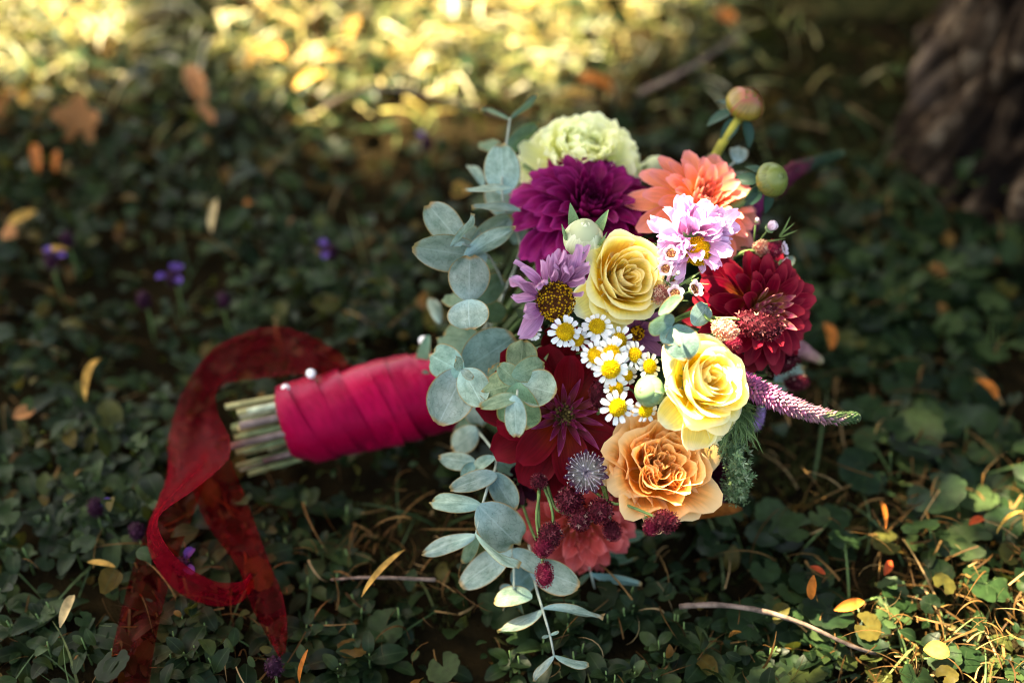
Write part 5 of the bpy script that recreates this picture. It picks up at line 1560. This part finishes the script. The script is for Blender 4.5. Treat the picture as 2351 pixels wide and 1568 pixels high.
for px_, py_, d_, n_, s_, lab in CH:
    n_ = (n_[0] + random.uniform(-.28, .28), n_[1] + random.uniform(-.28, .28), n_[2])
    refl = random.uniform(-0.55, 0.12)
    root, M = flower('feverfew_daisy', 'small ' + lab if not lab.startswith(('tiny', 'small')) else lab, 'daisy', px_, py_, n_, d=d_, srad=0.0008, group='white daisies of the bouquet', twist=random.uniform(0, 6))
    R = 0.0057 * s_
    bumps('flower_centre', MT['disc'], 90, R, 0.0, R * 0.11, 0.6, root, cmat=MT['disc'], jit=0.03)
    npet = random.choice((11, 12, 13))
    for k in range(npet):
        L = R * random.uniform(0.92, 1.2)
        obj('petal', random.choice(WP), root, Matrix.Rotation(k * 6.283 / npet + random.uniform(-.1, .1), 4, 'Z') @ Matrix.Translation((0, R * 0.85, -R * .02)) @ Matrix.Rotation(refl + random.uniform(-.25, .2), 4, 'X') @ Matrix.Rotation(random.uniform(-.3, .3), 4, 'Y') @ Matrix.Scale(L, 4))

# ------------------------------------------------------------------ buds
def bud_shell(root, mat, R, H, layers, tops, seed, open_=0.0):
    rs_ = random.Random(seed)
    v = []
    for i in range(10):
        a = math.pi * i / 9
        for j in range(14):
            v.append((R * .86 * math.sin(a) * math.cos(j * .4488), R * .86 * math.sin(a) * math.sin(j * .4488), H * .465 * math.cos(a)))
    obj('bud_core', mesh('bud_core', v, grid_faces(10, 14, True), mat, [(0.5, 0.6)] * len(v)), root)
    for q in range(layers):
        t = q / max(1, layers - 1)
        n_ = 4
        for k in range(n_):
            v, uv = [], []
            nu, nv = 9, 7
            sp_ = 2.2
            top = 1.0 - 0.10 * t * tops
            for i in range(nu):
                u = i / (nu - 1) * top
                for j in range(nv):
                    s = -1 + 2 * j / (nv - 1)
                    uu = u * (1 - 0.16 * abs(s) ** 2)
                    r_ = R * math.sin(math.pi * (0.06 + 0.90 * uu) ** 0.85) * (0.90 + 0.12 * t) + open_ * R * t * u * u + 0.012 * R * s
                    a = s * sp_ / 2 * (1 - .2 * u)
                    v.append((r_ * math.sin(a), r_ * math.cos(a), H * (uu - 0.5)))
                    uv.append((j / (nv - 1), i / (nu - 1)))
            obj('petal', mesh('petal', v, grid_faces(nu, nv), mat, uv), root, Matrix.Rotation(k * 6.283 / n_ + q * 0.7 + rs_.uniform(-.2, .2), 4, 'Z'))

BSEP = petal('sepal', MT['sepal'], 1.0, 0.42, (0.35, 0.9), (0.2, 0.4), 1.0, nu=9, nv=5)
root, M = flower('rose_bud', 'pale green white rose bud left of the upper yellow rose', 'rose bud', 1340, 545, (0.05, 0.62, 0.78), d=0.955)
bud_shell(root, MT['greenbud'], 0.0135, 0.030, 3, 1.0, 2, 0.05)
for k in range(5):
    obj('sepal', BSEP, root, Matrix.Rotation(k * 1.257 + .4, 4, 'Z') @ Matrix.Translation((0, 0.0085, -0.0125)) @ Matrix.Rotation(0.62 + 0.25 * (k % 2), 4, 'X') @ Matrix.Scale(0.028, 4))
receptacle(root, 0.007, MT['sepal']).location.z = -0.0135
root, M = flower('rose_bud', 'round closed green bud between the daisies and the lower yellow rose', 'rose bud', 1488, 897, (-0.62, 0.10, 0.78), d=0.93)
gb = petal_mat('green_bud_petal', (0.10, 0.19, 0.08), (0.20, 0.31, 0.15), edge=(0.40, 0.45, 0.24), vein=0.2, trans=0.12)
bud_shell(root, gb, 0.0105, 0.020, 2, 0.3, 6)
for k, (e, l) in enumerate(((0.3, .018), (2.2, .014), (-0.4, .015))):
    obj('sepal', BSEP, root, Matrix.Rotation(k * 2.1 - 1.4, 4, 'Z') @ Matrix.Translation((0, 0.004, -0.009)) @ Matrix.Rotation(e, 4, 'X') @ Matrix.Scale(l, 4))
root, M = flower('rose_bud', 'small pale bud in the dark gap between lime and coral flowers', 'rose bud', 1505, 382, (0.5, 0.4, 0.75), d=1.08)
bud_shell(root, MT['greenbud'], 0.0085, 0.022, 2, 0.5, 8)

DSEP = petal('sepal', MT['dark_sepal'], 1.0, 0.55, (0.5, 0.8), (-0.2, -0.6), 0.6, nu=8, nv=5)
def dahlia_bud(px_, py_, n_, d_, R, mat, label, stem, open_, smat):
    c = P(px_, py_, d_)
    M = Matrix.Translation(c) @ frame(D(*n_))
    root = empty('dahlia_bud', M, label, 'flower bud', GROUPF)
    bud_shell(root, mat, R, R * 1.75, 3, 0.4, int(px_), open_)
    for k in range(6):
        obj('sepal', DSEP, root, Matrix.Rotation(k * 1.047 + .3, 4, 'Z') @ Matrix.Translation((0, R * .45, -R * .80)) @ Matrix.Rotation(random.uniform(-.5, .25), 4, 'X') @ Matrix.Scale(R * 1.5, 4))
    tube_part('stem', [P(*s) for s in stem], 0.0034, 0.0038, MT[smat], root, M, n=14, seg=10)
dahlia_bud(1712, 238, (0.32, 0.62, 0.70), 1.045, 0.0140, MT['oliveb'], 'opening olive and red dahlia bud on the tallest stem',
           [(1700, 268, 1.05), (1680, 296, 1.05), (1655, 335, 1.055), (1625, 390, 1.06), (1500, 600, 1.07), (BX, BY, BD)], 0.22, 'olive_stem')
dahlia_bud(1775, 412, (0.45, 0.12, 0.88), 1.005, 0.0125, MT['greenb'], 'closed round green dahlia bud above the crimson dahlia',
           [(1762, 424, 1.013), (1735, 440, 1.014), (1700, 465, 1.012), (1655, 495, 1.01), (1560, 580, 1.03), (BX, BY, BD)], 0.0, 'green_stem')

# ------------------------------------------------------------------ burnet heads
def burnet(px_, py_, d_, dirpx, a_, b_, mat, label, stem=None):
    """Bobbly oval head: a_ half length, b_ half width (photo px); dirpx: direction of its tip."""
    c = P(px_, py_, d_)
    M = Matrix.Translation(c) @ frame(D(dirpx[0], dirpx[1], dirpx[2] if len(dirpx) > 2 else 0.25))
    root = empty('burnet_head', M, label, 'burnet', 'burnet heads of the bouquet')
    s = K * d_
    R, H = b_ * s, a_ * s
    bumps('flower_head', mat, 100, R * 0.90, -0.98, R * 0.27, H / R, root, tmpl=(FLO_V, FLO_F), cmat=mat, jit=0.10)
    if stem:
        tube_part('stem', [c] + [P(*q) for q in stem], 0.0010, 0.0011, MT['green_stem'], root, M, n=16, seg=6)
bu, br_, bpl = MT['burnet'], MT['burnet_red'], MT['burnet_pale']
burnet(1238, 1105, .955, (0.1, 0.9), 18, 20, bu, 'small round burnet head touching the red dahlia edge', [(1236, 1140, .97), (1232, 1240, .985), (1180, 1100, 1.03)])
burnet(1308, 1150, .952, (0, 0.8, .5), 38, 32, bu, 'dark burnet head in the middle, below the astrantia', [(1300, 1120, .98), (1250, 1050, 1.03)])
burnet(1332, 1192, .945, (0, -0.6, .6), 26, 26, bu, 'round wine burnet head in front of the salmon dahlia', [(1300, 1178, .96), (1275, 1165, .965), (1255, 1110, .98)])
burnet(1378, 1172, .943, (0, 0.3, .8), 30, 29, bu, 'dark burnet head with pale specks right of the middle one', [(1395, 1150, .96), (1380, 1090, .99)])
burnet(1405, 1218, .95, (0.2, -0.8), 25, 21, bu, 'darkest small burnet head low at the right', [(1400, 1185, .955), (1393, 1150, .965), (1370, 1080, .99)])
burnet(1262, 1230, .945, (0.4, 0.8), 34, 27, bu, 'upper one of the two touching burnet heads hanging at the left', [(1270, 1190, .955), (1262, 1150, .96), (1250, 1120, .965), (1230, 1050, 1.0)])
burnet(1248, 1255, .943, (-0.3, -0.8), 26, 22, br_, 'redder lower one of the two touching burnet heads at the left', [(1236, 1225, .955), (1232, 1180, .96), (1238, 1120, .97), (1220, 1050, 1.0)])
burnet(1250, 1318, .945, (0, -0.95), 31, 21, br_, 'lowest hanging red burnet head with pale tip', [(1246, 1285, .95), (1262, 1262, .955), (1275, 1235, .96)])
burnet(1526, 1197, .94, (0.7, 0.1), 33, 26, bu, 'dark burnet head under the peach rose at the right', [(1490, 1180, .945), (1440, 1160, .947), (1395, 1150, .955), (1330, 1100, 1.0)])
burnet(1497, 1208, .943, (-0.5, -0.5), 22, 20, br_, 'redder small burnet head left of the one under the peach rose', [(1480, 1185, .95), (1440, 1162, .955)])
burnet(1740, 748, .955, (0.9, -0.25), 62, 32, bu, 'longest plum burnet head lying on the crimson dahlia', [(1690, 732, .955), (1640, 730, .96), (1590, 722, .965), (1500, 760, 1.0)])
burnet(1664, 756, .94, (0.9, -0.3), 32, 24, bpl, 'pale sunlit pinkish burnet head left of the longest one', [(1630, 735, .95), (1590, 715, .96), (1500, 760, 1.0)])
burnet(1680, 786, .96, (0.8, -0.4), 26, 16, br_, 'small red burnet head right under the pale sunlit one', [(1640, 770, .97), (1560, 770, 1.0)])
burnet(1376, 905, .95, (0.1, 0.9), 38, 24, bu, 'upright dark burnet head between red dahlia and daisies', [(1370, 950, .98), (1300, 900, 1.03)])
burnet(1517, 676, .955, (-0.3, -0.7), 24, 20, bpl, 'brownish burnet head right beside the upper yellow rose', [(1540, 655, .97), (1500, 700, 1.02)])
burnet(1775, 572, 1.0, (0.9, 0.1), 24, 20, br_, 'wine red burnet head below the white buds at the right', [(1740, 577, 1.0), (1700, 582, 1.0), (1640, 640, 1.03)])
burnet(1750, 570, 1.0, (-0.7, 0.1), 22, 18, bpl, 'faded brown burnet head left of the wine red one', [(1720, 580, 1.0), (1690, 590, 1.01)])
burnet(1798, 838, 1.01, (0.85, 0.4), 42, 20, bu, 'dark burnet head poking out below the crimson dahlia', [(1750, 862, 1.02), (1680, 850, 1.03)])
burnet(1828, 878, 1.045, (0.9, 0.1), 32, 20, bu, 'blurred dark burnet head above the violet flower spike', [(1780, 880, 1.05), (1690, 860, 1.05)])
burnet(1225, 750, .985, (0.9, 0.2), 24, 12, br_, 'narrow red burnet head under the mauve daisy', [(1200, 760, 1.0), (1150, 800, 1.04)])

# ------------------------------------------------------------------ veronica spikes
SPK_V = [(-.35, 0, 0), (.35, 0, 0), (.28, .15, .55), (0, .2, 1.0), (-.28, .15, .55), (0, .45, .35)]
SPK_F = [(0, 1, 2), (0, 2, 4), (4, 2, 3), (1, 5, 2), (0, 4, 5), (5, 3, 2), (5, 4, 3)]
def spike(path, r0, r1, n_, mat, label, size=1.0, seed=0, leng=2.4):
    c = catmull([P(*p) for p in path], 60)
    M = Matrix.Translation(c[0])
    root = empty('veronica_spike', M, label, 'flower spike', GROUPF)
    pts = np.array([list(p - c[0]) for p in c])
    rs_ = np.random.default_rng(seed)
    i = np.arange(n_)
    t = np.clip((i / n_) ** 0.94, 0, 1)
    f = t * 58.9
    k = np.minimum(f.astype(int), 58)
    w = (f - k)[:, None]
    pos = pts[k] * (1 - w) + pts[k + 1] * w
    tan = pts[k + 1] - pts[k]
    tan /= np.linalg.norm(tan, axis=1, keepdims=True)
    h = np.array([0.3, 0.5, 0.8]); side = np.cross(tan, h); side /= np.linalg.norm(side, axis=1, keepdims=True)
    b2 = np.cross(tan, side)
    a = i * 2.39996
    out_ = side * np.cos(a)[:, None] + b2 * np.sin(a)[:, None]
    r_ = r0 + (r1 - r0) * t
    r_ = np.where(t > 0.93, r_ * np.sqrt(np.maximum(0.02, (1 - t) / 0.07)), r_)
    T_ = pos + out_ * (r_ * 0.62)[:, None]
    nrm = out_ * 1.0 + tan * (0.45 + 0.9 * t)[:, None] + rs_.normal(0, 0.12, out_.shape)
    nrm /= np.linalg.norm(nrm, axis=1, keepdims=True)
    xax = np.cross(tan, nrm); xax /= np.linalg.norm(xax, axis=1, keepdims=True)
    Rm = np.stack([xax, np.cross(nrm, xax), nrm], -1) * (r_ * 0.75 * size * rs_.uniform(0.85, 1.2, n_) * (1.15 - 0.45 * t))[:, None, None]
    bulk('florets', SPK_V, SPK_F, Rm, T_, mat, np.clip(t + rs_.normal(0, 0.09, n_), 0, 1), kind='stuff', parent=root)
    obj('spike_stem', tube_mesh('spike_stem', [p - c[0] for p in c[::6]] + [c[-1] - c[0]], r0 * 0.66, r1 * 0.55, simple_mat('spike_core', (0.05, 0.07, 0.035), 0.6), n=40, seg=8), root)
    return root, M
root, M = spike([(1672, 868, .975), (1735, 895, .965), (1800, 925, .955), (1870, 950, .95), (1930, 960, .95), (1972, 958, .955)], 0.0086, 0.0052, 470, MT['spike'], 'long curved violet veronica spike with green tip at the right', size=0.95, seed=1)
tube_part('stem', [P(1690, 874, .975), P(1640, 850, 1.0), P(1500, 850, 1.05), BIND], 0.0015, 0.0018, MT['green_stem'], root, M)
spike([(1770, 440, 1.09), (1820, 395, 1.10), (1870, 375, 1.115), (1935, 352, 1.13)], 0.0075, 0.0050, 320, MT['spike_dark'], 'blurred dark veronica spike with green tip behind the closed bud', seed=2)
spike([(1790, 790, 1.07), (1830, 800, 1.075), (1860, 815, 1.08), (1888, 830, 1.085)], 0.0085, 0.0035, 260, MT['spike_pink'], 'short pink veronica spike tip behind the crimson dahlia', seed=3)
spike([(1690, 560, 1.06), (1715, 510, 1.06), (1735, 470, 1.065), (1748, 438, 1.07)], 0.0105, 0.0050, 220, bulk_mat('magenta_floret', [(0, (0.14, 0.008, 0.055)), (1, (0.20, 0.03, 0.11))], 0.6, 0.2), 'short magenta veronica spike right of the coral dahlia', seed=4)
spike([(1665, 940, 1.02), (1700, 960, 1.02), (1735, 975, 1.025), (1750, 930, 1.03)], 0.007, 0.004, 160, bulk_mat('lilac_floret', [(0, (0.24, 0.10, 0.36)), (1, (0.42, 0.26, 0.50))], 0.6, 0.2), 'dim lilac flower spike behind the feathery green leaf', seed=5)

# ------------------------------------------------------------------ waxflowers
XP = petal('petal', MT['wax'], 1.0, 1.05, (0.5, 0.30), (0.95, -0.3), 0.8, nu=8, nv=7)
XB = petal('petal', MT['wax'], 1.0, 1.15, (0.5, 0.30), (1.2, 0.9), 1.0, nu=8, nv=7)
for px_, py_, d_, n_, R_, closed, lab in (
        (1541, 582, .945, (-.1, .15, 1), 20, 0, 'uppermost pink waxflower on the edge of the pink daisy'), (1528, 617, .943, (-.2, 0, 1), 19, 0, 'pink waxflower just right of the upper yellow rose'),
        (1550, 674, .94, (.1, .25, .95), 21, 0, 'pink waxflower above the blue eucalyptus tip'), (1594, 664, .945, (.6, .3, .75), 22, 0, 'pink waxflower seen from the side, left of the crimson dahlia'),
        (1545, 640, .955, (.3, -.5, .8), 14, 0, 'small shaded waxflower in the middle of the waxflower group'), (1556, 628, .945, (.4, .4, .8), 9, 1, 'tiny white waxflower bud in the waxflower group'),
        (1770, 522, .99, (.5, .55, .65), 22, 1, 'white closed waxflower at the right above the wine burnet'), (1797, 572, 1.0, (.85, .2, .5), 18, 0, 'upper pinkish waxflower at the right edge of the bouquet'),
        (1798, 605, 1.0, (.85, -.2, .5), 18, 0, 'lower pinkish waxflower at the right edge of the bouquet'), (1738, 507, 1.0, (.2, .8, .5), 9, 1, 'little olive waxflower bud left of the white closed one')):
    root, M = flower('waxflower', lab, 'waxflower', px_, py_, n_, d=d_, srad=0.0007, group='waxflowers of the bouquet')
    s = R_ * K * d_
    for k in range(5):
        obj('petal', XB if closed else XP, root, Matrix.Rotation(k * 1.2566, 4, 'Z') @ Matrix.Translation((0, s * .30, -s * .3)) @ Matrix.Scale(s * (1.2 if closed else 0.95), 4))
    if not closed:
        bumps('flower_centre', MT['waxc'], 30, s * 0.52, 0.0, s * 0.13, 0.35, root, Matrix.Translation((0, 0, -s * .05)), cmat=MT['waxc'])
    receptacle(root, s * 0.55, MT['sepal']).location.z = -s * 0.25
NED = mesh('needle_leaf', *blade_template(6, 0.045, 0.5), MT['green_stem'])
root = empty('waxflower_leaves', Matrix.Translation(P(1560, 660, .96)), 'thin needle leaves between the waxflowers and the pink daisy', 'leaves', 'waxflower needle leaves')
for (ax, ay, bx, by) in ((1560, 655, 1612, 622), (1565, 652, 1600, 640), (1575, 650, 1625, 652), (1540, 655, 1520, 640), (1545, 690, 1575, 690), (1525, 600, 1505, 620)):
    a, b_ = P(ax, ay, .955), P(bx, by, .945)
    yv = (b_ - a); L = yv.length; yv.normalize(); zv = (-FV - yv * (-FV).dot(yv)).normalized()
    obj('leaf', NED, root, Matrix.Translation(a - P(1560, 660, .96)) @ Matrix((yv.cross(zv), yv, zv)).transposed().to_4x4() @ Matrix.Rotation(-.8, 4, 'X') @ Matrix.Scale(L, 4))
root = empty('waxflower_leaves', Matrix.Translation(P(1795, 530, 1.0)), 'thin needle leaves beside the white closed waxflower at the right', 'leaves', 'waxflower needle leaves')
for (ax, ay, bx, by) in ((1790, 545, 1815, 500), (1792, 545, 1828, 530), (1790, 540, 1822, 515), (1760, 555, 1800, 548)):
    a, b_ = P(ax, ay, 1.0), P(bx, by, .99)
    yv = (b_ - a); L = yv.length; yv.normalize(); zv = (-FV - yv * (-FV).dot(yv)).normalized()
    obj('leaf', NED, root, Matrix.Translation(a - P(1795, 530, 1.0)) @ Matrix((yv.cross(zv), yv, zv)).transposed().to_4x4() @ Matrix.Rotation(-.8, 4, 'X') @ Matrix.Scale(L, 4))

# ------------------------------------------------------------------ astrantia
root, M = flower('astrantia', 'dark astrantia with a tuft of silvery stamens left of the peach rose', 'astrantia', 1345, 1085, (0.0, 0.15, 0.98), d=.948, srad=0.001)
AB = petal('bract', petal_mat('astrantia_bract', (0.26, 0.25, 0.20), (0.055, 0.006, 0.030), vein=0.3, trans=0.1, mid=0.55), 1.0, 0.45, (0.6, 0.6), (0.5, -0.5), 0.7, nu=6, nv=5)
for k in range(14):
    obj('bract', AB, root, Matrix.Rotation(k * 0.4488, 4, 'Z') @ Matrix.Translation((0, 0.002, 0)) @ Matrix.Rotation(0.15 + .2 * (k % 2), 4, 'X') @ Matrix.Scale(0.0145, 4))
fp = fib(60, 0.1)
v, f = [], []
for q in fp:
    q = Vector(q); e = Vector((q.x * 0.014, q.y * 0.014, 0.003 + q.z * 0.011))
    sd = e.orthogonal().normalized() * 0.00022
    i0 = len(v)
    v += [sd * 1.0, -sd, e - sd, e + sd]
    f.append((i0, i0 + 1, i0 + 2, i0 + 3))
obj('filaments', mesh('filaments', v, f, simple_mat('filament', (0.34, 0.28, 0.32), 0.6)), root)
T_ = np.stack([fp[:, 0] * 0.014, fp[:, 1] * 0.014, 0.003 + fp[:, 2] * 0.011], -1)
bulk('anthers', FLO_V, FLO_F, align(fp) * 0.0010, T_, MT['stamen'], rng.uniform(0, 1, len(T_)), kind='stuff', parent=root)

# ------------------------------------------------------------------ feathery and bobbly greens
root = empty('feathery_leaf', Matrix.Translation(P(1660, 880, .985)), 'feathery green bract under the lower yellow rose', 'foliage', GROUPF)
tv, tf = blade_template(7, 0.016, 0.55)
n = 330
base = np.array([list(P(1650 + 70 * u, 900 + 30 * u, .985) - P(1660, 880, .985)) for u in rng.uniform(0, 1, n)])
tx_ = np.array([list(P(a, b_, .955) - P(1660, 880, .985)) for a, b_ in zip(rng.uniform(1625, 1750, n), rng.uniform(930, 1045, n))])
dv = tx_ - base
ln = np.linalg.norm(dv, axis=1)
yv = dv / ln[:, None]
zz_ = -np.array(FV)[None] + rng.normal(0, .5, (n, 3))
zz_ -= yv * np.sum(zz_ * yv, 1, keepdims=True); zz_ /= np.linalg.norm(zz_, axis=1, keepdims=True)
Rm = np.stack([np.cross(yv, zz_), yv, zz_], -1) @ rots(np.zeros(n), np.full(n, -0.62), np.zeros(n)) * (ln * rng.uniform(.7, 1.1, n))[:, None, None]
bulk('filaments', tv, tf, Rm, base, MT['feather'], rng.uniform(0, 1, n), kind='stuff', parent=root)
root = empty('green_spike', Matrix.Translation(P(1680, 1060, .99)), 'bobbly green flower spike hanging right of the peach rose', 'flower spike', GROUPF)
c = catmull([P(1665, 1000, .985), P(1685, 1040, .975), P(1695, 1085, .98), P(1688, 1120, .99), P(1700, 1140, 1.0)], 40)
pos, nr = [], []
for k in range(620):
    u = random.random()
    p = c[min(39, int(u * 40))] - P(1680, 1060, .99)
    q = Vector((random.gauss(0, 1), random.gauss(0, 1), random.gauss(0, 1))).normalized()
    wv = (0.011 * (1 - 0.45 * u) + 0.003 * math.sin(u * 25)) * (0.75 if u > .85 else 1)
    pos.append(p + q * wv * random.uniform(.75, 1.1)); nr.append(q)
bulk('florets', FLO_V, FLO_F, align(np.array([list(q) for q in nr])) * rng.uniform(0.0016, 0.0036, 620)[:, None, None], np.array([list(q) for q in pos]), MT['bubbly'], rng.uniform(0, 1, 620) ** 1.5, kind='stuff', parent=root)
obj('spike_stem', tube_mesh('spike_stem', [q - P(1680, 1060, .99) for q in c[::5]], 0.0060, 0.003, simple_mat('green_spike_core', (0.06, 0.11, 0.045), 0.6), n=16, seg=8), root)
root, M = flower('lace_flower', 'white green lace flower between the tall eucalyptus leaf and lime flower', 'lace flower', 1207, 402, (-0.2, 0.3, 0.9), d=1.075, srad=0.001)
bumps('florets', MT['lace'], 150, 0.0125, -0.2, 0.0017, 0.8, root, tmpl=(FLO_V, FLO_F), cmat=MT['sepal'], jit=0.15)
